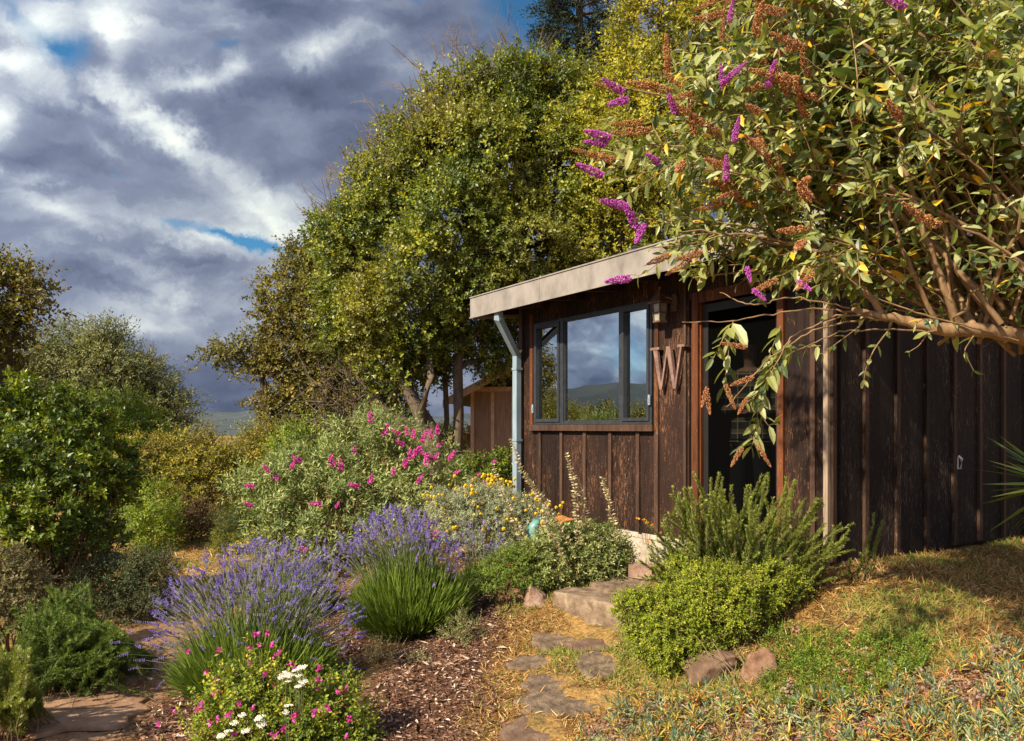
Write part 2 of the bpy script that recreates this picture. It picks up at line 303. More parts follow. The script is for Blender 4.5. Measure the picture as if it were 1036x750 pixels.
def build_ground():
    def axis(lo, hi, flo, fhi, st):
        a = list(np.arange(flo, fhi, st)); s = st; p = fhi
        while p < hi: a.append(p); s *= 1.22; p += s
        a.append(hi); s = st; p = flo-st; pre = []
        while p > lo: pre.append(p); s *= 1.22; p -= s
        pre.append(lo); return np.array(pre[::-1]+a)
    xs = axis(-1500, 1500, -4.5, 5.0, .035); ys = axis(-300, 2500, 3.0, 11.0, .035)
    X, Y = np.meshgrid(xs, ys); Z = ground_h(X, Y); near = np.clip(1-(np.hypot(X, Y-5)-9)/6, 0, 1)
    m = zmulch(X, Y); p = zpath(X, Y)
    Z = Z+near*((vnoise(X, Y, 1.3, 2)-.5)*.05+(vnoise(X, Y, 6, 3)-.5)*.025*(1-p*.5)+(vnoise(X, Y, 19, 5)-.5)*.014)
    nx, ny = len(xs), len(ys); i = np.arange(ny-1)[:, None]*nx; j = np.arange(nx-1)[None]
    f = np.stack([i+j, i+j+1, i+nx+j+1, i+nx+j], -1).reshape(-1, 4)
    M = Mesh(); M.add(np.stack([X, Y, Z], -1).reshape(-1, 3), f, 0, 0, True)
    mt, nt, N, L = mat_new('ground_material'); out = N.new('ShaderNodeOutputMaterial'); bs = N.new('ShaderNodeBsdfPrincipled'); L.new(bs.outputs[0], out.inputs[0])
    tc = N.new('ShaderNodeTexCoord')
    def nz(s, d=8, r=.65):
        n = N.new('ShaderNodeTexNoise'); n.inputs['Scale'].default_value = s; n.inputs['Detail'].default_value = d; n.inputs['Roughness'].default_value = r; L.new(tc.outputs['Object'], n.inputs['Vector']); return n.outputs['Fac']
    fine = nz(45); mid = nz(5); big = nz(.8, 4)
    grass = ramp(N, L, fine, [(.3, (.12, .068, .024)), (.5, (.32, .185, .06)), (.7, (.50, .32, .12))])
    green = ramp(N, L, fine, [(.3, (.05, .04, .015)), (.6, (.14, .11, .04)), (.8, (.22, .19, .07))])
    def mix(f, a, b):
        x = N.new('ShaderNodeMix'); x.data_type = 'RGBA'; L.new(f, x.inputs['Factor'])
        for k, q in (('A', a), ('B', b)): L.new(q, x.inputs[k])
        return x.outputs['Result']
    mr = N.new('ShaderNodeMapRange'); mr.inputs[1].default_value = .45; mr.inputs[2].default_value = .65; L.new(mid, mr.inputs[0])
    c = mix(mr.outputs[0], grass, green)
    dirt = ramp(N, L, mid, [(.3, (.15, .08, .045)), (.5, (.28, .155, .085)), (.72, (.40, .24, .14))])
    dirtf = ramp(N, L, fine, [(.35, (.13, .065, .035)), (.6, (.36, .20, .11))])
    mr2 = N.new('ShaderNodeMath'); mr2.operation = 'MULTIPLY'; mr2.inputs[0].default_value = .5; mr2.inputs[1].default_value = .7
    dd = mix(mr2.outputs[0], dirt, dirtf)
    mul = ramp(N, L, fine, [(.3, (.035, .018, .012)), (.55, (.11, .055, .035)), (.75, (.22, .12, .08))])
    a1 = N.new('ShaderNodeAttribute'); a1.attribute_name = 'dirt'; a2 = N.new('ShaderNodeAttribute'); a2.attribute_name = 'mulch'
    c = mix(a1.outputs['Fac'], c, dd); c = mix(a2.outputs['Fac'], c, mul)
    L.new(c, bs.inputs['Base Color']); bs.inputs['Roughness'].default_value = .95; bs.inputs['Specular IOR Level'].default_value = .15
    bp = N.new('ShaderNodeBump'); bp.inputs['Strength'].default_value = .8; bp.inputs['Distance'].default_value = .02; L.new(fine, bp.inputs['Height']); L.new(bp.outputs[0], bs.inputs['Normal'])
    me = M.mesh('ground', mt)
    for nm, arr in (('dirt', p), ('mulch', m)):
        a = me.attributes.new(nm, 'FLOAT', 'POINT'); a.data.foreach_set('value', arr.ravel().astype(np.float32))
    tag(link('ground', me), kind='structure')
build_ground()

def build_hills():
    M = Mesh(); xs = np.linspace(-900, 900, 160)
    for k, (Y, h0, amp, sd) in enumerate(((700, 2, 14, 3), (900, 10, 26, 8))):
        top = h0+amp*(vnoise(xs, xs*0, .006, sd)+.4*vnoise(xs, xs*0, .03, sd+1))
        rows = [np.stack([xs, np.full_like(xs, Y+dy), top*zz-6], -1) for dy, zz in ((-160, 0), (-90, .45), (-30, .85), (0, 1), (60, .7), (160, 0))]
        n = len(xs); v = np.concatenate(rows); i = np.arange(5)[:, None]*n; j = np.arange(n-1)[None]
        M.add(v, np.stack([i+j, i+j+1, i+n+j+1, i+n+j], -1).reshape(-1, 4), 0, .5, True)
    # the hills the window reflects, west of the garden
    ys = np.linspace(-600, 900, 120); top = 6+24*vnoise(ys, ys*0, .005, 21)+5*vnoise(ys, ys*0, .02, 22)
    rows = [np.stack([np.full_like(ys, -420-dx), ys, top*zz-6], -1) for dx, zz in ((-120, 0), (-60, .5), (0, 1), (100, .8), (300, 0))]
    n = len(ys); v = np.concatenate(rows); i = np.arange(4)[:, None]*n; j = np.arange(n-1)[None]
    M.add(v, np.stack([i+j, i+n+j, i+n+j+1, i+j+1], -1).reshape(-1, 4), 0, .5, True)
    m = roughmat('hill_material', [(.35, (.035, .05, .06)), (.65, (.07, .085, .085))], .05, 1, .3)
    tag(M.obj('hills', m), kind='structure')
build_hills()

# ------------------------------------------------------------------ cabin
C0 = np.array([2.229, 5.40]); CA = math.radians(32.5); BASE = .75
def cab(x, y, z): return np.array([C0[0]+x*math.cos(CA)-y*math.sin(CA), C0[1]+x*math.sin(CA)+y*math.cos(CA), BASE+z])
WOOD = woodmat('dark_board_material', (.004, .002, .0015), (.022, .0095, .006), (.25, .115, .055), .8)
WOOD_R = woodmat('painted_shade_board_material', (.003, .002, .0015), (.013, .008, .006), (.17, .115, .08), .9)  # same wood as WOOD, darkened: the long wall's shade is put into the colour
BATTEN = woodmat('batten_material', (.012, .007, .005), (.060, .031, .020), (.30, .20, .13), .6)
TRIM = woodmat('redwood_trim_material', (.012, .005, .003), (.10, .031, .011), (.34, .14, .05), .8)
CORN = woodmat('painted_sun_corner_material', (.05, .035, .025), (.26, .19, .13), (.50, .40, .30), .7)  # pale colour paints in the sunlight that grazes the corner edge
FRAMEM = plain('window_frame_material', (.030, .033, .040), .45)
METAL = roughmat('fascia_material', [(.22, (.10, .075, .06)), (.36, (.20, .175, .155)), (.55, (.27, .24, .215)), (.8, (.34, .31, .28))], 7, .55, .2, (1, .8, .5))
PIPE = roughmat('downspout_material', [(.3, (.17, .235, .275)), (.7, (.29, .365, .42))], 6, .5, .15, (1, 1, .4))
CONC = roughmat('concrete_material', [(.3, (.28, .22, .17)), (.5, (.46, .39, .31)), (.75, (.58, .51, .42))], 6, .9, .35)
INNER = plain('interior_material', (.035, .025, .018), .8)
RUST = roughmat('rusty_metal_material', [(.3, (.13, .075, .06)), (.6, (.26, .16, .13)), (.8, (.36, .23, .17))], 20, .6, .4, metallic=.1)
ROOFM = roughmat('roofing_material', [(.3, (.12, .11, .10)), (.7, (.25, .23, .2))], 18, .9, .5)

def glassmat(refl=.5):
    m, nt, N, L = mat_new('window_glass_material'); out = N.new('ShaderNodeOutputMaterial')
    gl = N.new('ShaderNodeBsdfGlossy'); gl.inputs['Roughness'].default_value = .012; gl.inputs[0].default_value = (.88, .96, 1, 1)
    tr = N.new('ShaderNodeBsdfTransparent'); tr.inputs[0].default_value = (.80, .86, .84, 1)
    lw = N.new('ShaderNodeFresnel'); lw.inputs[0].default_value = 1.6; ad = N.new('ShaderNodeMath'); ad.inputs[1].default_value = refl; ad.use_clamp = True; L.new(lw.outputs[0], ad.inputs[0])
    tc = N.new('ShaderNodeTexCoord'); nz = N.new('ShaderNodeTexNoise'); nz.inputs['Scale'].default_value = 2.2; nz.inputs['Detail'].default_value = 1; L.new(tc.outputs['Object'], nz.inputs['Vector'])
    bp = N.new('ShaderNodeBump'); bp.inputs['Strength'].default_value = .12; bp.inputs['Distance'].default_value = .008; L.new(nz.outputs['Fac'], bp.inputs['Height']); L.new(bp.outputs[0], gl.inputs['Normal'])
    ms = N.new('ShaderNodeMixShader'); L.new(ad.outputs[0], ms.inputs[0]); L.new(tr.outputs[0], ms.inputs[1]); L.new(gl.outputs[0], ms.inputs[2]); L.new(ms.outputs[0], out.inputs[0])
    return m
GLASS = glassmat(.42)

DOOR = (.43, 1.22); WIN = (1.78, 3.66); WZ = (.985, 2.09); LEN_L = 3.95; LEN_R = 5.6; H = 2.33; SL = math.tan(math.radians(6))
def topz(x): return H+SL*x

def screenmat():
    m, nt, N, L = mat_new('insect_screen_material'); out = N.new('ShaderNodeOutputMaterial'); d = N.new('ShaderNodeBsdfDiffuse'); d.inputs[0].default_value = (.0025, .0025, .0025, 1)
    tr = N.new('ShaderNodeBsdfTransparent'); ms = N.new('ShaderNodeMixShader'); ms.inputs[0].default_value = .74; L.new(tr.outputs[0], ms.inputs[1]); L.new(d.outputs[0], ms.inputs[2]); L.new(ms.outputs[0], out.inputs[0]); return m
SCREEN = screenmat()
def build_cabin():
    cb = thing('cabin', 'dark brown board and batten cabin with grey metal fascia, letter W by its open door', 'cabin', (C0[0], C0[1], BASE), CA)
    rr = np.random.default_rng(3)
    def prism(M, x0, x1, y0, y1, z0, mat=0, tint=.5, ztop=None):
        za = topz(x0) if ztop is None else ztop; zb = topz(x1) if ztop is None else ztop
        v = [[x0, y0, z0], [x1, y0, z0], [x1, y1, z0], [x0, y1, z0], [x0, y0, za], [x1, y0, zb], [x1, y1, zb], [x0, y1, za]]
        M.add(v, [[0, 3, 2, 1], [4, 5, 6, 7], [0, 1, 5, 4], [1, 2, 6, 5], [2, 3, 7, 6], [3, 0, 4, 7]], mat, tint)
    # window wall: boards and battens, standing 20 mm in front of the inner skin
    M = Mesh()
    def boards(y0, y1, z0, z1, cuts):
        e = [y0]+[c for c in cuts if y0 < c < y1]+[y1]
        for a, b in zip(e[:-1], e[1:]): M.bb(0, .022, a+.001, b-.001, z0, z1, 0, rr.random())
    cuts = [.12, 1.34, 1.58, 1.74]+[1.98+.395*k for k in range(6)]
    boards(0, DOOR[0]-.05, 0, H, cuts); boards(DOOR[1]+.13, WIN[0], 0, H, []); boards(WIN[0], WIN[1], 0, WZ[0]-.065, cuts); boards(WIN[0], WIN[1], WZ[1], H, []); boards(WIN[1], LEN_L, 0, H, [])
    boards(DOOR[0]-.05, DOOR[1]+.13, 2.03, H, [])
    def batten(y, z0, z1, w=.045, mat=1): M.bb(-.022, 0, y-w/2, y+w/2, z0, z1, mat, rr.random())
    for y in (1.98+.395*k for k in range(5)): batten(y, .002, WZ[0]-.07)
    batten(1.735, .002, H-.01, .05); batten(.13, .002, H-.01, .04); batten(1.385, .002, H-.01, .03, 1)
    M.bb(.022, .12, 0, DOOR[0], -.02, H-.04, 2); M.bb(.022, .12, DOOR[1]+.06, WIN[0], -.02, H-.04, 2); M.bb(.022, .12, WIN[0], WIN[1], -.02, WZ[0]-.03, 2)
    M.bb(.022, .12, WIN[0], WIN[1], WZ[1], H-.04, 2); M.bb(.022, .12, WIN[1], LEN_L, -.02, H-.04, 2); M.bb(.022, .12, DOOR[0], DOOR[1]+.06, 2.06, H-.04, 2)
    M.obj('wall', [WOOD, BATTEN, INNER], cb)
    # long wall with battens
    M = Mesh(); xs = np.arange(0, LEN_R+.01, .4)
    for k, (a, b) in enumerate(zip(xs[:-1], xs[1:])):
        mid = (a+b)/2+rr.uniform(-.06, .06)
        prism(M, a+.001, b-.001, 0, .022, .0 if k else .0, 0, rr.random())
        x = a if k else .02
        ww = .045 if k else .04
        v0, v1 = (x-ww/2, x+ww/2)
        prism(M, v0, v1, -.024, 0, .004, 1, rr.random())
    prism(M, .022, LEN_R, .022, .12, -.02, 2)
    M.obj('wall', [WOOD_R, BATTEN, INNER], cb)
    # two hidden walls
    M = Mesh(); M2 = Mesh()
    for a in np.arange(.12, LEN_R, .4): prism(M, a, min(a+.398, LEN_R), LEN_L-.022, LEN_L, 0, 0, rr.random()); prism(M, a, a+.045, LEN_L, LEN_L+.022, .004, 1, rr.random())
    prism(M, .12, LEN_R, LEN_L-.12, LEN_L-.022, -.02, 2); M.obj('wall', [WOOD, BATTEN, INNER], cb)
    for a in np.arange(.12, LEN_L-.13, .4): M2.bb(LEN_R-.022, LEN_R, a, min(a+.398, LEN_L-.12), 0, topz(LEN_R-.022), 0, rr.random())
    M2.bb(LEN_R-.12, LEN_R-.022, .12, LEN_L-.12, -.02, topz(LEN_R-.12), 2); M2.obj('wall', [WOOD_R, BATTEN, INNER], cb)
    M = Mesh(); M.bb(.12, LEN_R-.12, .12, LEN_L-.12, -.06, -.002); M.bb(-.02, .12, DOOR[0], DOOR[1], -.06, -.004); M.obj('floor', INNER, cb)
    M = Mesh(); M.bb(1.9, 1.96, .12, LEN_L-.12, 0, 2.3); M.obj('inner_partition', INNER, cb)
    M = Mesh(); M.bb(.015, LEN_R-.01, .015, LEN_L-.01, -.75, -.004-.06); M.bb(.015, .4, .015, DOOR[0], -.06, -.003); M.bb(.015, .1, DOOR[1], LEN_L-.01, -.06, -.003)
    M.obj('foundation', CONC, cb)
    # corner boards, door frame
    M = Mesh(); M.bb(-.026, 0, DOOR[1]+.01, DOOR[1]+.075, 0, 2.08, 0, .6); M.bb(-.0, .13, DOOR[1]-.002, DOOR[1]+.03, 0, 2.05, 0, .6)
    M.bb(-.028, .0, DOOR[0]-.055, DOOR[0], 0, 2.08, 0, .9); M.bb(0, .13, DOOR[0]-.03, DOOR[0]+.002, 0, 2.05, 0, .3); M.bb(-.026, 0, DOOR[0], DOOR[1], 1.99, 2.08, 0, .3)
    M.obj('door_frame', TRIM, cb)
    sd = Mesh(); a, b = DOOR[0]+.004, DOOR[1]-.004
    for y0_, y1_, z0_, z1_ in ((a, a+.05, .01, 1.98), (b-.05, b, .01, 1.98), (a+.05, b-.05, .01, .13), (a+.05, b-.05, 1.91, 1.98)): sd.bb(.03, .055, y0_, y1_, z0_, z1_)
    sd = sd.obj('screen_door', plain('dark_door_material', (.010, .008, .007), .6), cb)
    M = Mesh(); M.add([[.042, a+.05, .13], [.042, b-.05, .13], [.042, b-.05, 1.91], [.042, a+.05, 1.91]], [[0, 3, 2, 1]]); M.obj('screen', SCREEN, sd)
    for nm, q, mt_ in (('corner_board', (-.03, -.002, -.0, .035, 0, H-.01, 0, .9), CORN), ('corner_board', (-.026, .0, LEN_L-.05, LEN_L+.02, 0, H-.01, 0, .5), BATTEN), ('window_trim', (-.026, 0, WIN[1]+.03, WIN[1]+.085, WZ[0]-.06, 2.2, 0, .6), TRIM), ('window_trim', (-.026, 0, WIN[0]-.06, WIN[0]-.03, WZ[0]-.06, 2.2, 0, .3), TRIM)):
        M = Mesh(); M.bb(*q); M.obj(nm, mt_, cb)
    # roof
    def slab(M, x0, x1, y0, y1, t0, t1, mat=0):
        za, zb = topz(x0), topz(x1)
        v = [[x0, y0, za+t0], [x1, y0, zb+t0], [x1, y1, zb+t0], [x0, y1, za+t0], [x0, y0, za+t1], [x1, y0, zb+t1], [x1, y1, zb+t1], [x0, y1, za+t1]]
        M.add(v, [[0, 3, 2, 1], [4, 5, 6, 7], [0, 1, 5, 4], [1, 2, 6, 5], [2, 3, 7, 6], [3, 0, 4, 7]], mat, .5)
    M = Mesh(); slab(M, -.44, LEN_R+.35, -.42, 4.26, .002, .07)
    for y in np.arange(-.2, 4.2, .6): slab(M, -.44, -.005, y, y+.045, -.09, .0, 1)
    rf = M.obj('roof', [ROOFM, WOOD], cb)
    M = Mesh(); M.bb(-.475, -.445, -.445, 4.285, 2.205, 2.42); M.bb(-.485, -.44, -.45, 4.29, 2.42, 2.432); M.bb(-.485, -.474, -.45, 4.29, 2.190, 2.206)
    for y in (1.1, 2.9): M.bb(-.4775, -.4752, y, y+.012, 2.207, 2.419)
    slab(M, -.445, LEN_R+.35, 4.262, 4.285, -.1, .085); slab(M, -.445, LEN_R+.35, -.445, -.422, -.1, .085)
    M.obj('fascia', METAL, rf)
    # window
    wn = Mesh(); y0, y1 = WIN; z0, z1 = WZ; X0, X1 = -.03, .05
    a, b = 3.145, 2.205
    def fr(Y0, Y1, Z0, Z1, w, xa, xb):
        wn.bb(xa, xb, Y0, Y1, Z0, Z0+w); wn.bb(xa, xb, Y0, Y1, Z1-w, Z1); wn.bb(xa, xb, Y0, Y0+w, Z0+w, Z1-w); wn.bb(xa, xb, Y1-w, Y1, Z0+w, Z1-w)
    fr(y0, y1, z0, z1, .028, X0, X1)
    wn.bb(X0, X1, a-.03, a+.03, z0+.028, z1-.028); wn.bb(X0, X1, b-.025, b+.025, z0+.028, z1-.028)
    fr(a+.03, y1-.028, z0+.028, z1-.028, .034, -.042, .03); fr(y0+.028, b-.025, z0+.028, z1-.028, .03, -.042, .03)
    fr(b+.025, a-.03, z0+.028, z1-.028, .012, -.02, .03)
    w = link('window', wn.mesh('window', FRAMEM), cb)
    for (p, q) in ((a+.06, y1-.06), (b+.035, a-.04), (y0+.056, b-.052)):
        M = Mesh(); M.add([[.0, p, z0+.038], [.0, q, z0+.038], [.0, q, z1-.038], [.0, p, z1-.038]], [[0, 3, 2, 1]]); M.obj('pane', GLASS, w)
    M = Mesh(); M.bb(-.055, .0, y0-.03, y1+.06, z0-.065, z0-.003, 0, .6); M.obj('sill', BATTEN, w)
    for (yy, zz) in ((y1-.01, z0+.13), (y0+.012, z0+.17)):
        M = Mesh(); M.bb(-.055, -.043, yy-.012, yy+.012, zz, zz+.09); M.bb(-.062, -.055, yy-.006, yy+.006, zz+.02, zz+.06); M.obj('latch', PIPE, w)
    # downspout, square pipe with elbow
    M = Mesh()
    P = [np.array(p) for p in ((-.42, 3.76, 2.2), (-.42, 3.76, 2.13), (-.075, 3.93, 1.76), (-.075, 3.93, -.12), (-.13, 3.90, -.2))]
    V = []
    for i, p in enumerate(P):
        d = (P[min(i+1, len(P)-1)]-P[max(i-1, 0)]); d = d/np.linalg.norm(d); sx = np.cross(d, [0, 1., 0]); sx /= np.linalg.norm(sx); sy = np.cross(d, sx)
        V += [p+sx*a_*.031+sy*b_*.042 for a_, b_ in ((-1, -1), (1, -1), (1, 1), (-1, 1))]
    f = [[4*i+j, 4*i+(j+1) % 4, 4*i+4+(j+1) % 4, 4*i+4+j] for i in range(len(P)-1) for j in range(4)]
    M.add(V, f)
    for z in (1.6, .8, .1): M.bb(-.112, -.03, 3.882, 3.978, z, z+.025)
    M.obj('downspout', PIPE, cb)
    M = Mesh(); M.tube([[1.63, -.02, .62], [1.63, -.05, .62], [1.63, -.055, .70], [1.63, -.03, .72]], .011, 8); M.box((1.63, -.012, .66), (.035, .02, .10)); M.obj('pipe_fitting', plain('pale_fitting_material', (.6, .58, .54)), cb)
build_cabin()

def build_letter():
    t = Mesh(); h = .37; w = .44; th = .026; k = 0
    def quad(pts, dx):
        nonlocal t
        n = len(pts); a = [[-th/2-dx, -u, z] for u, z in pts]; b = [[th/2+dx, -u, z] for u, z in pts]
        t.add(a+b, [list(range(n)), list(range(n, 2*n))[::-1]] if n == 4 else [], 0); t.add(a+b, [[i, n+i, n+(i+1) % n, (i+1) % n] for i in range(n)], 0)
    def stroke(x0, x1, zt, zb, wt, wb, dx): quad([(x0-wt/2, zt), (x0+wt/2, zt), (x1+wb/2, zb), (x1-wb/2, zb)], dx)
    stroke(-.160, -.088, h, 0, .050, .030, .000); stroke(-.004, -.082, h, 0, .020, .020, .0012)
    stroke(.004, .082, h, 0, .050, .030, .0024); stroke(.165, .090, h, 0, .020, .020, .0036)
    for x, ww, dx in ((-.160, .115, .0050), (.165, .085, .0062)): quad([(x-ww/2, h-.018), (x-ww/2, h+.004), (x+ww/2, h+.004), (x+ww/2, h-.018)], dx)
    o = t.obj('wall_letter', RUST); tag(o, 'large rusty metal serif letter W hung on the post beside the window', 'letter')
    p = cab(-.045, 1.55, 1.285); o.location = tuple(p); o.rotation_euler = (0, 0, CA)
build_letter()

def build_lantern():
    t = thing('wall_lantern', 'small brown copper lantern with pitched cap mounted above the letter W', 'lantern', cab(-.02, 1.56, 2.0), CA)
    RM = roughmat('copper_lantern_material', [(.3, (.07, .04, .025)), (.7, (.22, .13, .08))], 25, .5, .3, metallic=.4)
    M = Mesh(); M.box((-.005, -.06, .02), (.025, .07, .13)); M.tube([[-.02, -.06, .05], [-.06, -.05, .07], [-.10, .0, .075]], .009, 6); M.box((-.005, -.06, .09), (.018, .045, .03)); M.obj('bracket', RM, t)
    M = Mesh(); cx, cy = -.10, .02
    def ringf(z0, r0, z1, r1, mat=0):
        v = [[cx+a*r0, cy+b*r0, z0] for a, b in ((-1, -1), (1, -1), (1, 1), (-1, 1))]+[[cx+a*r1, cy+b*r1, z1] for a, b in ((-1, -1), (1, -1), (1, 1), (-1, 1))]
        return v, [[j, (j+1) % 4, 4+(j+1) % 4, 4+j] for j in range(4)]
    for z0, r0, z1, r1 in ((.035, .072, .12, .02), (.12, .02, .145, .014), (.024, .074, .035, .072)): v, f = ringf(z0, r0, z1, r1); M.add(v, f)
    v, f = ringf(.024, .074, .0241, .01); M.add(v, f); M.tube([[cx, cy, .14], [cx, cy, .17]], [.008, .012], 6); M.obj('cap', RM, t)
    M = Mesh()
    for a in (-1, 1):
        for b in (-1, 1): M.add(*[np.array([[cx+a*(.045-s*.01)+d[0]*.005, cy+b*(.045-s*.01)+d[1]*.005, .024-s*.15] for s in (0, 1) for d in ((-1, -1), (1, -1), (1, 1), (-1, 1))]), [[j, (j+1) % 4, 4+(j+1) % 4, 4+j] for j in range(4)]])
    M.box((cx, cy, -.132), (.085, .085, .014)); M.box((cx, cy, -.055), (.094, .094, .006)); M.obj('cage', RM, t)
    M = Mesh(); v, f = ringf(.022, .040, -.124, .031); M.add(v, f); M.obj('glass', plain('frosted_glass_material', (.28, .25, .21), .3), t)
build_lantern()

LAMPM = leafmat('lamp_shade_material', [(0, (.80, .72, .55)), (1, (.80, .72, .55))], .4, .8, .1)
def build_interior():
    t = thing('table_lamp', 'table lamp with cream drum shade seen through the window', 'lamp', cab(.5, 3.36, .76), CA)
    M = Mesh(); a = np.linspace(0, 2*PI, 25)[:-1]
    v = np.concatenate([np.stack([r*np.cos(a), r*np.sin(a), np.full(24, z)], -1) for r, z in ((.105, .27), (.09, .47), (.087, .47), (.102, .27))])
    f = [[k*24+j, k*24+(j+1) % 24, k*24+24+(j+1) % 24, k*24+24+j] for k in range(3) for j in range(24)]; M.add(v, f, 0, .5, True)
    M.obj('lamp_shade', LAMPM, t)
    M = Mesh(); M.tube([[0, 0, 0], [0, 0, .015], [0, 0, .02], [0, 0, .05], [0, 0, .10], [0, 0, .18], [0, 0, .30]], [.06, .06, .02, .045, .05, .015, .01], 14); M.obj('lamp_base', plain('lamp_base_material', (.2, .15, .1)), t)
    t = thing('side_table', 'dark wooden side table under the lamp inside the window', 'table', cab(.55, 3.36, 0), CA)
    M = Mesh(); M.box((0, 0, .74), (.5, .5, .035)); M.obj('table_top', BATTEN, t)
    for x in (-.2, .2):
        for y in (-.2, .2): M = Mesh(); M.box((x, y, .361), (.04, .04, .722)); M.obj('leg', BATTEN, t)
build_interior()

# ------------------------------------------------------------------ shed
def build_shed():
    # gable end faces the garden; its own frame, roof falls to the left
    Y = 13.6; s = thing('shed', 'small brown board and batten shed with pitched roof behind the cabin', 'shed', (W(478, 433, Y)[0], Y, .2), math.radians(-6))
    BR = woodmat('shed_board_material', (.13, .08, .055), (.28, .175, .12), (.36, .24, .17), .1)
    TR = plain('shed_trim_material', (.60, .40, .28), .7)
    M = Mesh(); rr = np.random.default_rng(7); pitch = .52; e = 2.12
    for k in range(8):
        a = k*.36; b = a+.358; M.bb(a, b, 0, .03, 0, e+.05, 0, rr.random())
        za, zb = e+.03+a*pitch, e+.03+b*pitch
    M.add([[0, .005, e+.05], [2.88, .005, e+.05], [2.88, .005, e+.03+1.44*pitch], [1.44, .005, e+.1+1.44*pitch], [0, .005, e+.055]], [[0, 1, 2, 3], ], 2)
    M.bb(0, 2.88, .03, 3, 0, e, 2)
    M.bb(-.02, 0, 0, 3, 0, e, 0, .4)
    for k in range(9): M.bb(k*.36-.03, k*.36+.03, -.035, 0, 0, e+.02, 1, rr.random())
    M.bb(-.02, 2.9, -.028, -.0, e+.02, e+.1, 1); M.obj('wall', [BR, TR, INNER], s)
    M = Mesh()
    for sgn in (0, 1):
        x0, x1 = (-.42, 1.44) if not sgn else (3.3, 1.44); z0 = e+.03-.42*pitch; z1 = e+.03+1.44*pitch
        M.add([[x0, -.55, z0], [x1, -.55, z1], [x1, 3.3, z1], [x0, 3.3, z0], [x0, -.55, z0+.05], [x1, -.55, z1+.05], [x1, 3.3, z1+.05], [x0, 3.3, z0+.05]], [[0, 3, 2, 1], [4, 5, 6, 7], [3, 0, 4, 7], [1, 2, 6, 5], [2, 3, 7, 6], [0, 1, 5, 4]], 0)
        M.add([[x0, -.575, z0-.09], [x1, -.575, z1-.09], [x1, -.552, z1-.09], [x0, -.552, z0-.09], [x0, -.575, z0+.045], [x1, -.575, z1+.045], [x1, -.552, z1+.045], [x0, -.552, z0+.045]], [[0, 3, 2, 1], [4, 5, 6, 7], [0, 1, 5, 4], [3, 0, 4, 7], [1, 2, 6, 5], [2, 3, 7, 6]], 1)
    M.obj('roof', [ROOFM, TR], s)
build_shed()

def build_fence():
    f = thing('rail_fence', 'weathered split rail fence behind the tree trunks left of the shed', 'fence', (-2.0, 15.2, gz(-1, 15)), 0)
    for x in (.0, 1.15, 2.0): M = Mesh(); M.box((x, 0, .75), (.09, .09, 1.5), 0, R.random()); M.obj('post', TWIG, f)
    for z in (.55, .95, 1.3): M = Mesh(); M.tube([[-.3, -.06, z], [.8, -.06, z+.04], [2.2, -.06, z+.02]], .035, 6); M.obj('rail', TWIG, f)
build_fence()

# ------------------------------------------------------------------ rocks and stones
def stonemat(name, a, b, c, sc=7): return roughmat(name, [(.30, a), (.5, b), (.70, c)], sc, .92, .9, detail=14, bdist=.035)
STEPM = stonemat('step_stone_material', (.06, .038, .024), (.21, .145, .095), (.42, .315, .22))
STONEM = stonemat('paving_stone_material', (.06, .038, .025), (.16, .11, .072), (.28, .20, .135), 14)
REDM = stonemat('red_rock_material', (.09, .032, .020), (.20, .085, .052), (.30, .16, .11))
PINKM = stonemat('pink_rock_material', (.15, .085, .058), (.29, .18, .13), (.42, .30, .23))
BRNM = stonemat('brown_rock_material', (.07, .042, .027), (.15, .09, .058), (.25, .165, .11))
def noise3(p, s, seed):
    a = vnoise(p[:, 0]+p[:, 2]*.7, p[:, 1]-p[:, 2]*.4, s, seed); b = vnoise(p[:, 2]+p[:, 1]*.5, p[:, 0]-p[:, 1]*.6, s, seed+5); return (a+b)-1
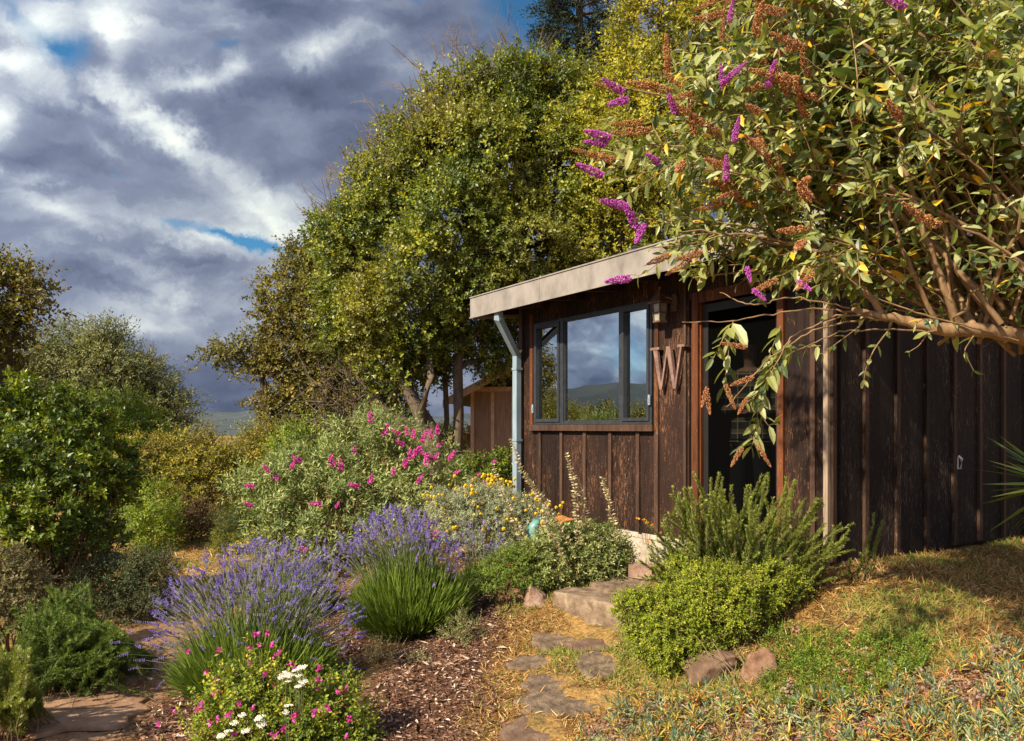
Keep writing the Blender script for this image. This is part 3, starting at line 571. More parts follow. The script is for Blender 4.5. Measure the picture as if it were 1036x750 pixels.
def blob_rock(name, label, cat, px, py, wpx, hpx, mat, dpx=None, seed=0, sink=.25, flat=.0, group=None, rz=0., Y=None):
    """boulder: noisy superellipsoid; its foot in the picture at (px,py)"""
    g = G(px, py); Yd = g[1]; rx = wpx/2*Yd/F; rzz = hpx*Yd/F/(2-sink*2); ry = (dpx/2*Yd/F) if dpx else rx*.8
    n1, n2 = 72, 44; th = np.linspace(0, PI, n2+1)[1:-1]; ph = np.arange(n1)/n1*2*PI; TH, PH = np.meshgrid(th, ph, indexing='ij')
    d = np.stack([np.sin(TH)*np.cos(PH), np.sin(TH)*np.sin(PH), np.cos(TH)], -1).reshape(-1, 3); d = np.concatenate([[[0, 0, 1.]], d, [[0, 0, -1.]]])
    e = .75; q = np.sign(d)*np.abs(d)**e; q = q/np.max(np.abs(q), axis=1, keepdims=True)*.35+q*.65*1.0
    rs = np.random.default_rng(seed+50)
    for _ in range(7):
        a = unit(rs.normal(size=3)); lim = rs.uniform(.62, .88); s = q@a; q = q-np.maximum(s-lim, 0)[:, None]*a*.85
    for k in range(4):
        w = rs.normal(size=3)*(1.5*2**k); q = q*(1+.05/(1.5**k)*np.sin(d@w+rs.random()*6))[:, None]
    for k in range(4): q = q*(1+.16/(1.9**k)*noise3(q+seed, 1.6*2.1**k, seed+k))[:, None]
    if flat: q[:, 2] = np.minimum(q[:, 2], 1-flat)
    v = q*[rx, ry, rzz]; f = [[0, 1+j, 1+(j+1) % n1] for j in range(n1)]; L0 = 1+(n2-2)*n1
    M = Mesh(); fr = [[1+i*n1+j, 1+(i+1)*n1+j, 1+(i+1)*n1+(j+1) % n1, 1+i*n1+(j+1) % n1] for i in range(n2-2) for j in range(n1)]
    M.add(v, f, 0, .5, False); k = len(v)
    M2 = Mesh(); M2.v = [v]; M2.t = [np.full(len(v), .5)]; M2.n = k; M2.f = [(np.array(f), 0, True), (np.array(fr), 0, True), (np.array([[len(v)-1, L0+(j+1) % n1, L0+j] for j in range(n1)]), 0, True)]
    o = M2.obj(name, mat); o.location = (g[0], Yd+ry*.5, g[2]+rzz*(1-2*sink)*.9); o.rotation_euler = (0, 0, rz)
    return tag(o, label, cat, group)
def slab_stone(name, label, cat, px, py, wpx, hpx, mat, seed=0, thick=.05, proud=.010, group=None, pts=None, tilt=0):
    g = G(px, py); Y = g[1]; rx = wpx/2*Y/F
    ga, gb = G(px, py-hpx/2), G(px, py+hpx/2); ry = max(.05, (ga[1]-gb[1])/2)
    rs = np.random.default_rng(seed+9); n = 40; a = np.arange(n)/n*2*PI
    r = 1+sum(rs.uniform(.03, .10)*np.cos(k*a+rs.random()*6)/(k**.3) for k in range(2, 14)); r = r*(1/np.maximum(np.abs(np.cos(a)), np.abs(np.sin(a))))**.35
    c = np.array([g[0], (ga[1]+gb[1])/2]); xy = np.stack([r*np.cos(a)*rx, r*np.sin(a)*ry], -1)
    slope = (gz(c[0], c[1]+.15)-gz(c[0], c[1]-.15))/.3*.8; z0 = gz(*c)+.012
    rings = []
    for s, dz in ((1.03, -thick), (1.02, -.008), (1.0, .006), (.95, proud*.9), (.80, proud), (.55, proud+.003), (.28, proud), (.02, proud)):
        p = xy*s; zz = dz+p[:, 1]*slope+(vnoise(p[:, 0]+seed, p[:, 1], 14, seed)-.5)*.012*(s < 1.01); rings.append(np.stack([p[:, 0], p[:, 1], zz], -1))
    v = np.concatenate(rings); f = [[k*n+j, k*n+(j+1) % n, (k+1)*n+(j+1) % n, (k+1)*n+j] for k in range(len(rings)-1) for j in range(n)]
    M = Mesh(); M.add(v, f, 0, .5, True); o = M.obj(name, mat); o.location = (c[0], c[1], z0)
    return tag(o, label, cat, group)
GS = 'flat stones set in the dry grass path'
for i, (px, py, w, h, m, lab) in enumerate([
    (563, 651, 42, 15, STONEM, 'grey paving stone just below the big stone step'),
    (538, 674, 38, 12, STONEM, 'brown paving stone half buried at the mulch edge, above the three-cornered one'),
    (606, 677, 40, 24, STONEM, 'rounded grey paving stone on the bush side of the path'),
    (555, 696, 44, 20, STONEM, 'three-cornered grey paving stone above the wide cracked one'),
    (578, 716, 88, 26, STONEM, 'widest paving stone of the path, long and flat with a crack'),
    (541, 747, 58, 34, BRNM, 'rough brown paving stone lowest on the path beside the mulch'),
    (611, 750, 36, 26, BRNM, 'reddish paving stone lowest on the path beside the succulents'),
    (603, 656, 44, 12, BRNM, 'brown paving stone sunk in dry grass at the foot of the step'),
    (636, 594, 56, 16, STONEM, 'flat stone behind the big step, before the cabin wall')]):
    slab_stone('stepping_stone', lab, 'stepping stone', px, py, w*1.15, h*1.15, m, i*3+1, group=GS)
for i, (px, py, w, h, lab) in enumerate([(75, 722, 120, 44, 'broad flat reddish stone in the bare dirt path, lowest on the left'), (128, 682, 70, 22, 'smaller flat stone in the dirt path beside the rosemary tips')]):
    slab_stone('path_stone', lab, 'path stone', px, py, w, h, stonemat('dirt_stone_material', (.16, .09, .055), (.28, .16, .095), (.38, .24, .15), 5), i+70, thick=.02, proud=.006)

def build_step():
    # big split stone: top face corners and the lower edge of its riser, taken on the slope
    top = [(558, 603, 5.95), (572, 599, 6.1), (600, 600, 6.1), (640, 604, 5.85), (668, 606, 5.6), (664, 618, 5.2), (640, 613, 5.32), (612, 608, 5.5), (580, 604, 5.75)]
    zt = .445; P = []
    for px, py, Y in top: P.append(((px-CX)/F*Y, Y))
    P = np.array(P); c = P.mean(0)
    # refine outline
    n = 90; seg = np.concatenate([P, P[:1]]); L = np.concatenate([[0], np.cumsum(np.linalg.norm(np.diff(seg, axis=0), axis=1))]); t = np.arange(n)/n*L[-1]
    O = np.stack([np.interp(t, L, seg[:, k]) for k in (0, 1)], -1); O = (np.roll(O, 1, 0)+O*2+np.roll(O, -1, 0))/4
    rings = []
    for s, z, am in ((.97, -.26, .02), (1.0, -.16, .025), (1.01, -.09, .022), (1.0, -.03, .015), (.985, -.006, .008), (.95, 0, .004), (.8, .004, 0), (.6, .0, 0), (.35, .004, 0), (.02, .0, 0)):
        q = c+(O-c)*s; nn = (vnoise(q[:, 0]*3, q[:, 1]*3+z*20, 3, 6)-.5)*2*am; q = q+unit(O-c)*nn[:, None]
        rings.append(np.stack([q[:, 0], q[:, 1], zt+z+(vnoise(q[:, 0], q[:, 1], 12, 9)-.5)*.014], -1))
    v = np.concatenate(rings); f = [[k*n+j, k*n+(j+1) % n, (k+1)*n+(j+1) % n, (k+1)*n+j] for k in range(len(rings)-1) for j in range(n)]
    M = Mesh(); v[:, :2] -= c; v[:, 2] -= .2; M.add(v, f, 0, .5, True); o = M.obj('stone_step', STEPM); o.location = (c[0], c[1], .2)
    tag(o, 'thick split stone slab forming the step up toward the cabin', 'stone step')
build_step()
blob_rock('rock', 'reddish rounded rock beside the green mound left of the step', 'rock', 517, 612, 34, 20, REDM, seed=1, group='rocks edging the garden beds')
blob_rock('rock', 'pinkish boulder touching the end of the stone step', 'rock', 541, 617, 30, 22, PINKM, seed=2, group='rocks edging the garden beds')
blob_rock('rock', 'small brown rock behind the big lavender, beside the green mound', 'rock', 481, 603, 17, 20, BRNM, seed=3, group='rocks edging the garden beds')
blob_rock('rock', 'low dull rock almost hidden behind the lavender', 'rock', 470, 589, 32, 14, BRNM, seed=4, group='rocks edging the garden beds')
blob_rock('rock', 'broad brown rock under the bright green bush', 'rock', 722, 688, 52, 28, BRNM, seed=5, group='rocks edging the garden beds')
blob_rock('rock', 'upright orange-brown rock between the bright bush and the green mat', 'rock', 769, 690, 32, 32, stonemat('orange_rock_material', (.12, .06, .034), (.24, .13, .08), (.36, .23, .15)), seed=6, group='rocks edging the garden beds')
def build_brick():
    g = G(650, 585); M = Mesh(); M.box((0, 0, .055), (.2, .1, .10)); 
    o = M.obj('brick', PINKM); o.location = tuple(g); o.rotation_euler = (.06, .03, -.6); tag(o, 'loose pink brick lying by the foundation behind the flat stone', 'brick')
build_brick()

# ------------------------------------------------------------------ foliage helpers
def perp(d):
    r = rdir(len(d)); return unit(np.cross(d, r))
def sprigs(M, C, O, n_per, L, nl, ls, lw, kind='fold', mat=0, spread=.8, up=.25, rad=.12, tint=None, leafang=.9, tintspread=.6, curl=.2, stems=None, stemr=.0015):
    """short leafy shoots starting around clump centres C and heading along O"""
    N = len(C)
    if N == 0: return
    base = np.repeat(C, n_per, 0)+R.normal(size=(N*n_per, 3))*rad*.55; O2 = np.repeat(O, n_per, 0)
    D = unit(O2+rdir(N*n_per)*spread+np.array([0, 0, up])); Ls = L*R.uniform(.6, 1.25, N*n_per)
    ct = (R.random(N) if tint is None else tint)
    ct = np.repeat(ct, n_per)*(1-tintspread)
    t = np.tile(np.linspace(.08, 1, nl), N*n_per); Dn = np.repeat(D, nl, 0); A = perp(D); B = np.cross(D, A)
    phi = np.tile(np.arange(nl)*2.4, N*n_per)+np.repeat(R.random(N*n_per)*6.28, nl)
    A = np.repeat(A, nl, 0); B = np.repeat(B, nl, 0); side = A*np.cos(phi)[:, None]+B*np.sin(phi)[:, None]
    droop = np.repeat(Ls, nl)[:, None]*(t**2)[:, None]*np.array([0, 0, -.12])
    P = np.repeat(base, nl, 0)+Dn*(t*np.repeat(Ls, nl))[:, None]+droop
    ang = leafang*(1-.55*t)[:, None]; LD = unit(Dn*(1-ang)+side*ang+R.normal(size=P.shape)*.12)
    NN = unit(Dn*1.0-side*.3+rdir(len(P))*.5+np.array([0, 0, .5]))
    sz = ls*R.uniform(.65, 1.2, len(P))*(1-.35*t)
    M.leaves(P, LD, NN, sz, lw, kind, mat, np.clip(np.repeat(ct, nl)+R.random(len(P))*tintspread, 0, 1), curl)
    if stems is not None:
        k = len(D); S = np.array([[0, 0, 0]]); e = perp(D)*stemr*2
        V = np.stack([base-e, base+e, base+D*Ls[:, None]+np.array([0, 0, -.12])*Ls[:, None]], 1).reshape(-1, 3)
        M.add(V, np.arange(3*k).reshape(-1, 3), stems, .5)
def shell(blobs, dens, inner=.22, bottom=-.55, keep_in=.12, jitter=.18):
    """clump centres over a union of ellipsoids, plus a few inside"""
    B = np.array(blobs, float); C = []; O = []
    for i, b in enumerate(B):
        r = b[3:6]; area = 4*PI*((r[0]*r[1])**1.6/3+(r[0]*r[2])**1.6/3+(r[1]*r[2])**1.6/3)**(1/1.6); n = max(3, int(area*dens))
        d = rdir(n); d = d[d[:, 2] > bottom]; lump = 1+.13*np.sin(d@R.normal(size=3)*4+R.random()*6)+.09*np.sin(d@R.normal(size=3)*8)
        rr = (1-jitter*R.random(len(d))**1.5)*lump; inn = R.random(len(d)) < inner; rr[inn] *= R.uniform(.45, .85, inn.sum())
        p = b[:3]+d*r*rr[:, None]; ok = np.ones(len(p), bool)
        for j, c in enumerate(B):
            if j != i: ok &= ~((np.linalg.norm((p-c[:3])/c[3:6], axis=1) < .82) & (R.random(len(p)) > keep_in))
        C.append(p[ok]); O.append(unit(d[ok]/r*r.mean()))
    return np.concatenate(C), np.concatenate(O)
def lobes(blobs, k=6, f=.45, core=.72):
    """break each mass into a core and knobbly lobes so the crown has lit knobs and dark hollows"""
    out = []
    for b in blobs:
        b = np.array(b, float); out.append((*b[:3], *(b[3:6]*core)))
        for d in rdir(k): q = R.uniform(.7, 1.15); out.append((*(b[:3]+d*b[3:6]*(1-f*.85)), *(b[3:6]*f*q)))
    return out
def pxblobs(lst, Y):
    """(px, py, radius px[, depth offset[, vertical squash]]) -> ellipsoids at depth Y"""
    out = []
    for b in lst:
        px, py, r = b[:3]; y = Y+(b[3] if len(b) > 3 else 0); q = b[4] if len(b) > 4 else 1
        w = W(px, py, y); rr = r*y/F; out.append((*w, rr, rr, rr*q))
    return out
def curve(p0, p1, bend, n=9, wob=.0):
    p0, p1, bend = map(lambda q: np.asarray(q, float), (p0, p1, bend)); t = np.linspace(0, 1, n)[:, None]; m = (p0+p1)/2+bend
    c = p0*(1-t)**2+2*m*t*(1-t)+p1*t**2
    if wob: c[1:-1] += R.normal(size=(n-2, 3))*wob
    return c
def bare_twigs(M, C, O, L, r0=.008, k=3, mat=0):
    for c, o in zip(C, O):
        d = unit(o+R.normal(size=3)*.25+np.array([0, 0, .5])); l = L*R.uniform(.6, 1.3); e = c+d*l
        M.tube(curve(c, e, R.normal(size=3)*.08*l, 5), np.linspace(r0, r0*.3, 5), 3, mat)
        for _ in range(k):
            t = R.uniform(.3, .85); s = c+d*l*t; dd = unit(d+R.normal(size=3)*.6); M.tube(curve(s, s+dd*l*.4, R.normal(size=3)*.03, 3), [r0*.5, r0*.35, r0*.2], 3, mat)
def stamp(M, tmpl, P, D, S, mat=0, tint=None):
    """merge many copies of a small template (v along +Z)"""
    v, f, tt = tmpl; n = len(P); D = unit(D); A = perp(D); B = np.cross(D, A)
    V = P[:, None]+np.asarray(S).reshape(-1, 1, 1)*(v[None, :, 0:1]*A[:, None]+v[None, :, 1:2]*B[:, None]+v[None, :, 2:3]*D[:, None])
    ff = (f[None]+(np.arange(n)*len(v))[:, None, None]).reshape(-1, f.shape[1])
    T = np.tile(tt, n) if tint is None else np.repeat(tint, len(v))*.6+np.tile(tt, n)*.4
    M.add(V.reshape(-1, 3), ff, mat, T)
def tmpl_of(m): return (np.concatenate(m.v), np.concatenate([f for f, _, _ in m.f]), np.concatenate(m.t))
def aim(o, p, d, s=1):
    o.location = tuple(float(x) for x in p); o.rotation_mode = 'QUATERNION'; q = Vector([float(x) for x in d]).to_track_quat('Z', 'Y'); o.rotation_quaternion = q; o.scale = (s, s, s)
def plant(name, label, cat, blobs, leafm, dens=30, n_per=6, L=.15, nl=7, ls=.03, lw=.5, kind='fold', base=None, trunk=None, bark=TWIG, stem_r=.012, woodn=10, group=None,
          spread=.8, up=.25, rad=.1, inner=.22, bottom=-.55, leafang=.9, jitter=.18, part='foliage', wood='stem', tintspread=.6, curl=.2, stems=True, clip=True, lob=None):
    B0 = np.array(blobs, float); B = B0 if not lob else np.array(lobes(blobs, *lob)); c = B0[:, :3].mean(0)
    if base is None: base = (c[0], c[1], gz(c[0], c[1]))
    base = np.array(base, float); t = thing(name, label, cat, base, 0, group); M = Mesh()
    C, O = shell(B-np.array([*base, 0, 0, 0]), dens, inner, bottom, jitter=jitter)
    if clip:
        zz = ground_h(C[:, 0]+base[0], C[:, 1]+base[1])-base[2]; k = C[:, 2] > zz+.015; C, O = C[k], O[k]
    sprigs(M, C, O, n_per, L, nl, ls, lw, kind, 0, spread, up, rad, None, leafang, tintspread, curl, 1 if stems else None, max(.0012, stem_r*.12))
    M.obj(part, [leafm, bark], t)
    M = Mesh()
    if trunk is None:
        for k in range(woodn):
            e = C[R.integers(len(C))]*.85; s = np.array([R.normal()*.03, R.normal()*.03, -.03]); n = 6
            M.tube(curve(s, e, (0, 0, -.1*np.linalg.norm(e)), n, .01), np.linspace(stem_r, stem_r*.35, n), 5)
        M.obj(wood, bark, t)
    else:
        for P, r in trunk:
            P = np.array(P)-base; M.tube(P, r, 9)
        tops = [np.array(P)[-1]-base for P, r in trunk]; mids = [np.array(P)[int(len(P)*.6)]-base for P, r in trunk]
        src = np.array(tops+mids)
        for b in B0:
            c = b[:3]-base; s = src[np.argmin(np.linalg.norm(src-c, axis=1)+np.maximum(0, src[:, 2]-c[2]))]; L_ = np.linalg.norm(c-s)
            cc = curve(s, c, (0, 0, .1*L_), 8, .03*L_); M.tube(cc, np.linspace(max(stem_r*2.2, .02), stem_r*.8, 8), 6)
            for _ in range(woodn):
                dd = rdir(1)[0]*b[3:6]*.9; s2 = cc[R.integers(3, 8)]; M.tube(curve(s2, c+dd, (0, 0, .05*L_), 5, .02), np.linspace(stem_r*.7, stem_r*.2, 5), 4)
        M.obj('trunk', bark, t)
    return t, C, O

# ------------------------------------------------------------------ leaf materials
GR = {}
GR['oak'] = leafmat('oak_leaf_material', [(0, (0.034, 0.055, 0.012)), (.35, (0.086, 0.122, 0.017)), (.65, (0.203, 0.251, 0.026)), (.88, (0.468, 0.468, 0.043)), (1, (0.654, 0.485, 0.087))], .30, .42, .5, patch=(.55, (.34, .27, .04), .5))
GR['oakbrown'] = leafmat('left_tree_leaf_material', [(0, (0.046, 0.049, 0.014)), (.4, (0.114, 0.116, 0.019)), (.75, (0.244, 0.217, 0.030)), (1, (0.421, 0.279, 0.061))], .28, .5, .4, patch=(.6, (.22, .16, .035), .55))
GR['yellow'] = leafmat('yellow_leaf_material', [(0, (0.086, 0.105, 0.013)), (.4, (0.245, 0.252, 0.025)), (.8, (0.517, 0.463, 0.044)), (1, (0.719, 0.504, 0.062))], .34, .45, .4)
GR['dark'] = leafmat('dark_leaf_material', [(0, (0.020, 0.034, 0.008)), (.5, (0.059, 0.087, 0.017)), (1, (0.168, 0.202, 0.029))], .22, .45, .45)
GR['conifer'] = leafmat('conifer_needle_material', [(0, (0.010, 0.018, 0.010)), (.6, (0.022, 0.038, 0.018)), (1, (0.060, 0.070, 0.030))], .1, .6, .3)
GR['laurel'] = leafmat('laurel_leaf_material', [(0, (0.023, 0.044, 0.006)), (.45, (0.075, 0.121, 0.010)), (.8, (0.218, 0.270, 0.020)), (1, (0.460, 0.460, 0.050))], .25, .42, .45)
GR['willow'] = leafmat('willow_leaf_material', [(0, (0.072, 0.094, 0.039)), (.5, (0.186, 0.208, 0.078)), (1, (0.343, 0.315, 0.117))], .3, .6, .3)
GR['olive'] = leafmat('olive_shrub_leaf_material', [(0, (0.075, 0.078, 0.013)), (.5, (0.224, 0.218, 0.026)), (.85, (0.419, 0.359, 0.039)), (1, (0.538, 0.312, 0.065))], .3, .5, .3, patch=(1.3, (.17, .10, .025), .4))
GR['lime'] = leafmat('lime_leaf_material', [(0, (0.065, 0.111, 0.010)), (.5, (0.195, 0.273, 0.023)), (.9, (0.390, 0.468, 0.046)), (1, (0.546, 0.429, 0.065))], .32, .45, .4)
GR['moss'] = leafmat('moss_green_leaf_material', [(0, (0.048, 0.066, 0.010)), (.5, (0.144, 0.168, 0.022)), (1, (0.312, 0.312, 0.042))], .3, .6, .2)
GR['brown'] = leafmat('brown_leaf_material', [(0, (.035, .02, .012)), (.5, (.10, .06, .03)), (1, (.20, .13, .06))], .15, .7, .2)
GR['bud'] = leafmat('small_buddleja_leaf_material', [(0, (0.086, 0.122, 0.042)), (.45, (0.201, 0.259, 0.085)), (.8, (0.431, 0.475, 0.181)), (1, (0.661, 0.633, 0.242))], .28, .55, .3)
GR['bigbud'] = leafmat('butterfly_bush_leaf_material', [(0, (0.041, 0.073, 0.029)), (.3, (0.102, 0.140, 0.038)), (.55, (0.233, 0.253, 0.050)), (.78, (0.383, 0.413, 0.175)), (.90, (0.492, 0.506, 0.263)), (.935, (0.748, 0.532, 0.044)), (1, (0.748, 0.426, 0.033))], .36, .42, .5)
GR['rosemary'] = leafmat('rosemary_leaf_material', [(0, (0.051, 0.080, 0.014)), (.5, (0.160, 0.203, 0.032)), (1, (0.392, 0.420, 0.080))], .25, .5, .35)
GR['rosedark'] = leafmat('trailing_rosemary_leaf_material', [(0, (0.031, 0.064, 0.013)), (.5, (0.088, 0.144, 0.023)), (1, (0.228, 0.304, 0.046))], .22, .5, .35)
GR['mound'] = leafmat('bright_mound_leaf_material', [(0, (0.074, 0.113, 0.012)), (.5, (0.226, 0.280, 0.020)), (.85, (0.440, 0.480, 0.043)), (1, (0.560, 0.480, 0.072))], .3, .5, .3)
GR['juniper'] = leafmat('juniper_leaf_material', [(0, (0.030, 0.047, 0.022)), (.6, (0.085, 0.111, 0.047)), (1, (0.186, 0.203, 0.078))], .15, .6, .2)
GR['dusty'] = leafmat('dusty_shrub_leaf_material', [(0, (0.066, 0.061, 0.028)), (.5, (0.187, 0.165, 0.077)), (1, (0.396, 0.341, 0.187))], .25, .7, .2)
GR['grey'] = leafmat('santolina_leaf_material', [(0, (0.144, 0.173, 0.107)), (.5, (0.345, 0.388, 0.245)), (1, (0.604, 0.617, 0.416))], .2, .7, .2)
GR['varieg'] = leafmat('variegated_leaf_material', [(0, (0.055, 0.083, 0.020)), (.4, (0.165, 0.209, 0.055)), (.75, (0.396, 0.418, 0.165)), (1, (0.638, 0.550, 0.286))], .28, .6, .3)
GR['sage'] = leafmat('pale_sage_material', [(0, (.26, .22, .12)), (.5, (.48, .42, .26)), (1, (.68, .61, .42))], .2, .8, .1)
GR['lav'] = leafmat('lavender_stem_material', [(0, (0.043, 0.076, 0.012)), (.5, (0.107, 0.165, 0.020)), (.9, (0.245, 0.317, 0.055)), (1, (0.360, 0.372, 0.110))], .22, .5, .3)
GR['lavsilver'] = leafmat('lavender_stalk_material', [(0, (.07, .10, .03)), (.6, (.17, .20, .09)), (1, (.30, .30, .18))], .2, .5, .3)
GR['lavfl'] = leafmat('lavender_flower_material', [(0, (.09, .06, .25)), (.5, (.20, .135, .48)), (.85, (.33, .25, .62)), (1, (.44, .38, .58))], .2, .6, .2)
GR['lavdry'] = leafmat('faded_lavender_flower_material', [(0, (.20, .17, .30)), (.6, (.34, .31, .44)), (1, (.48, .45, .45))], .2, .6, .2)
GR['purple'] = leafmat('purple_blossom_material', [(0, (.25, .03, .27)), (.5, (.50, .07, .50)), (1, (.75, .22, .70))], .25, .5, .3)
GR['mag'] = leafmat('magenta_blossom_material', [(0, (.36, .015, .20)), (.5, (.66, .035, .42)), (1, (.85, .16, .62))], .3, .5, .3)
GR['rust'] = leafmat('dry_panicle_material', [(0, (0.162, 0.061, 0.024)), (.5, (0.405, 0.169, 0.068)), (1, (0.648, 0.338, 0.162))], .12, .8, .15)
GR['yel'] = leafmat('yellow_blossom_material', [(0, (.60, .36, .01)), (.6, (.80, .55, .02)), (1, (.85, .65, .08))], .2, .5, .3)
GR['white'] = leafmat('white_blossom_material', [(0, (.55, .52, .45)), (1, (.85, .82, .74))], .2, .6, .3)
GR['salvia'] = leafmat('salvia_leaf_material', [(0, (0.054, 0.095, 0.014)), (.45, (0.176, 0.243, 0.027)), (.8, (0.432, 0.459, 0.047)), (.93, (0.675, 0.513, 0.068)), (1, (0.675, 0.270, 0.068))], .32, .5, .3)
GR['straw'] = leafmat('straw_material', [(0, (.14, .072, .028)), (.4, (.34, .175, .055)), (.75, (.52, .32, .11)), (.90, (.68, .50, .25)), (.93, (.26, .27, .06)), (1, (.18, .22, .04))], .15, .7, .2)
GR['chips'] = leafmat('bark_chip_material', [(0, (0.038, 0.019, 0.012)), (.5, (0.162, 0.078, 0.046)), (.85, (0.338, 0.189, 0.115)), (1, (0.702, 0.540, 0.405))], 0, .85, .15)
GR['cover'] = leafmat('succulent_leaf_material', [(0, (.07, .115, .07)), (.30, (.145, .205, .115)), (.52, (.32, .36, .20)), (.62, (.26, .28, .05)), (.76, (.48, .38, .06)), (.88, (.52, .22, .06)), (1, (.42, .10, .07))], .22, .4, .5)
GR['mat'] = leafmat('green_mat_leaf_material', [(0, (0.045, 0.083, 0.012)), (.5, (0.135, 0.210, 0.024)), (1, (0.330, 0.420, 0.060))], .28, .5, .3)
GR['head'] = leafmat('dry_flower_head_material', [(0, (.22, .12, .10)), (1, (.50, .34, .28))], .1, .8, .1)

# ------------------------------------------------------------------ trees behind
def build_trees():
    # main tree: grey stems left of the shed carry a broad crown that leans over it
    Y = 12.5
    B = pxblobs([(560, 122, 40), (515, 125, 42), (470, 135, 42), (430, 165, 42), (500, 180, 60, -.3), (565, 170, 55, -.2), (612, 200, 50), (395, 210, 40), (455, 230, 55, -.5), (535, 240, 58, -.5), (590, 262, 50), (360, 240, 36, .2),
                 (425, 280, 50, -.7), (490, 292, 46, -.4), (392, 305, 38, -.5), (352, 272, 32), (372, 350, 30), (420, 345, 34, -.3), (462, 335, 30), (520, 320, 36, .6), (560, 320, 40, 1.), (385, 385, 20), (620, 130, 45, .4), (350, 228, 28, .3), (384, 180, 30, .2), (416, 140, 30, .1), (454, 113, 30, .1), (492, 100, 30), (530, 92, 30), (570, 98, 34, .1), (400, 372, 26, -.2), (430, 378, 22, .5), (500, 362, 18, .4), (455, 350, 26, .3), (350, 320, 36, .2), (530, 290, 40, -.2)], Y)
    tr = [(([W(478, 500, 12.3), W(462, 465, 12.3), W(464, 420, 12.3), W(463, 372, 12.3), W(470, 300, 12.4), W(490, 240, 12.5)]), np.array([.11, .095, .085, .08, .06, .04])),
          (([W(462, 500, 12.9), W(448, 460, 12.9), W(452, 425, 12.9), W(450, 375, 12.9), W(448, 330, 12.8)]), np.array([.06, .05, .045, .045, .03])),
          (([W(432, 515, 12.0), W(440, 470, 12.0), W(437, 440, 12.0), W(418, 405, 12.1), W(400, 370, 12.2), W(385, 320, 12.2)]), np.array([.24, .20, .16, .10, .08, .05])),
          (([W(437, 440, 12.0), W(425, 420, 11.9), W(436, 380, 11.9), W(430, 330, 12.)]), np.array([.14, .08, .06, .04])),
          (([W(440, 465, 12.1), W(415, 440, 12.2), W(385, 410, 12.3), W(360, 380, 12.4)]), np.array([.12, .08, .06, .04])),
          (([W(434, 448, 12.1), W(410, 425, 11.9), W(380, 418, 11.8), W(350, 425, 11.8)]), np.array([.07, .05, .03, .02])),
          (([W(465, 352, 12.3), W(480, 338, 12.4), W(492, 328, 12.6), W(505, 300, 12.8), W(512, 280, 13.)]), np.array([.07, .065, .06, .05, .03]))]
    g = G(455, 505); base = np.array([W(455, 500, 12.3)[0], 12.3, gz(-1, 12.3)])
    t, C, O = plant('oak_tree', 'large olive green tree with bare grey stems leaning over the cabin roof', 'tree', B, GR['oak'], dens=15, n_per=13, L=.21, nl=9, ls=.076, lw=.66, lob=(6, .55, .72), base=base, trunk=tr, bark=BARK, stem_r=.03, woodn=4, rad=.20, inner=.25, bottom=-.75, jitter=.14, clip=False, tintspread=.42)
    M = Mesh(); k = (C[:, 2]+base[2] > W(0, 240, Y)[2]) & (O[:, 2] > .25) & (C[:, 0]+base[0] < W(580, 0, Y)[0]); idx = np.where(k)[0]; pick = R.choice(idx, min(70, len(idx)), replace=False)
    # only those on the skyline: furthest out along the up-left diagonal
    s = C[:, 0]*-.62+C[:, 2]*.78; loc = [i for i in idx if s[i] > np.percentile(s, 84)]; pick = R.choice(loc, min(120, len(loc)), replace=False)
    bare_twigs(M, C[pick]-O[pick]*.1, O[pick], .8, .009, 5); M.obj('bare_twigs', TWIG, t)
    # left tree
    Y = 14.5
    B = pxblobs([(330, 262, 26), (300, 285, 26), (285, 320, 24), (325, 310, 36), (355, 300, 34, -.3), (300, 355, 32), (340, 355, 36), (365, 330, 34), (278, 378, 20), (315, 392, 28), (350, 400, 30), (262, 362, 13), (242, 357, 13, 0, .8), (222, 360, 13, 0, .7), (290, 420, 18), (375, 225, 26), (268, 405, 10), (345, 235, 22), (314, 258, 24), (290, 294, 22), (272, 325, 16), (350, 425, 30), (378, 425, 24), (320, 425, 24), (405, 415, 20, .5), (275, 350, 18)], Y)
    tr = [(([W(345, 520, Y), W(340, 460, Y), W(330, 400, Y), W(325, 340, Y), W(330, 290, Y)]), np.array([.22, .19, .16, .11, .05])), (([W(335, 420, Y), W(300, 395, Y), W(265, 372, Y), W(228, 358, Y)]), np.array([.10, .07, .05, .025])),
          (([W(330, 400, Y), W(300, 372, Y), W(262, 352, Y)]), np.array([.07, .05, .03]))]
    plant('oak_tree', 'leafy brown-green tree with one branch reaching left toward the clouds', 'tree', B, GR['oakbrown'], dens=15, n_per=12, L=.22, nl=8, ls=.080, lw=.66, lob=(6, .55, .72), base=(W(345, 0, Y)[0], Y, gz(-3, Y)), trunk=tr, bark=BARK, stem_r=.03, woodn=4, rad=.20, inner=.25, bottom=-.8, jitter=.16, clip=False, tintspread=.42)
    # dead twiggy mass between them
    M = Mesh(); base = np.array([W(350, 0, 12.6)[0], 12.6, gz(-2.6, 12.6)]); t = thing('dead_branches', 'grey-brown tangle of dry branches between the two trees, above the pink-flowered bush', 'dead branches', base)
    for _ in range(260):
        c = W(R.uniform(315, 400), R.uniform(375, 440), 12.6+R.uniform(-.5, .5))-base; d = unit(R.normal(size=3)+np.array([-.2, 0, .2])); l = R.uniform(.3, .8)
        M.tube(curve(c, c+d*l, R.normal(size=3)*.1, 5), np.linspace(.012, .003, 5), 3)
    M.tube(curve((0, 0, 0), W(360, 400, 12.6)-base, (.1, 0, 0), 6), np.linspace(.06, .03, 6), 6); M.obj('twigs', BARK, t)
    # bright yellow-green tree right of it
    Y = 11.8
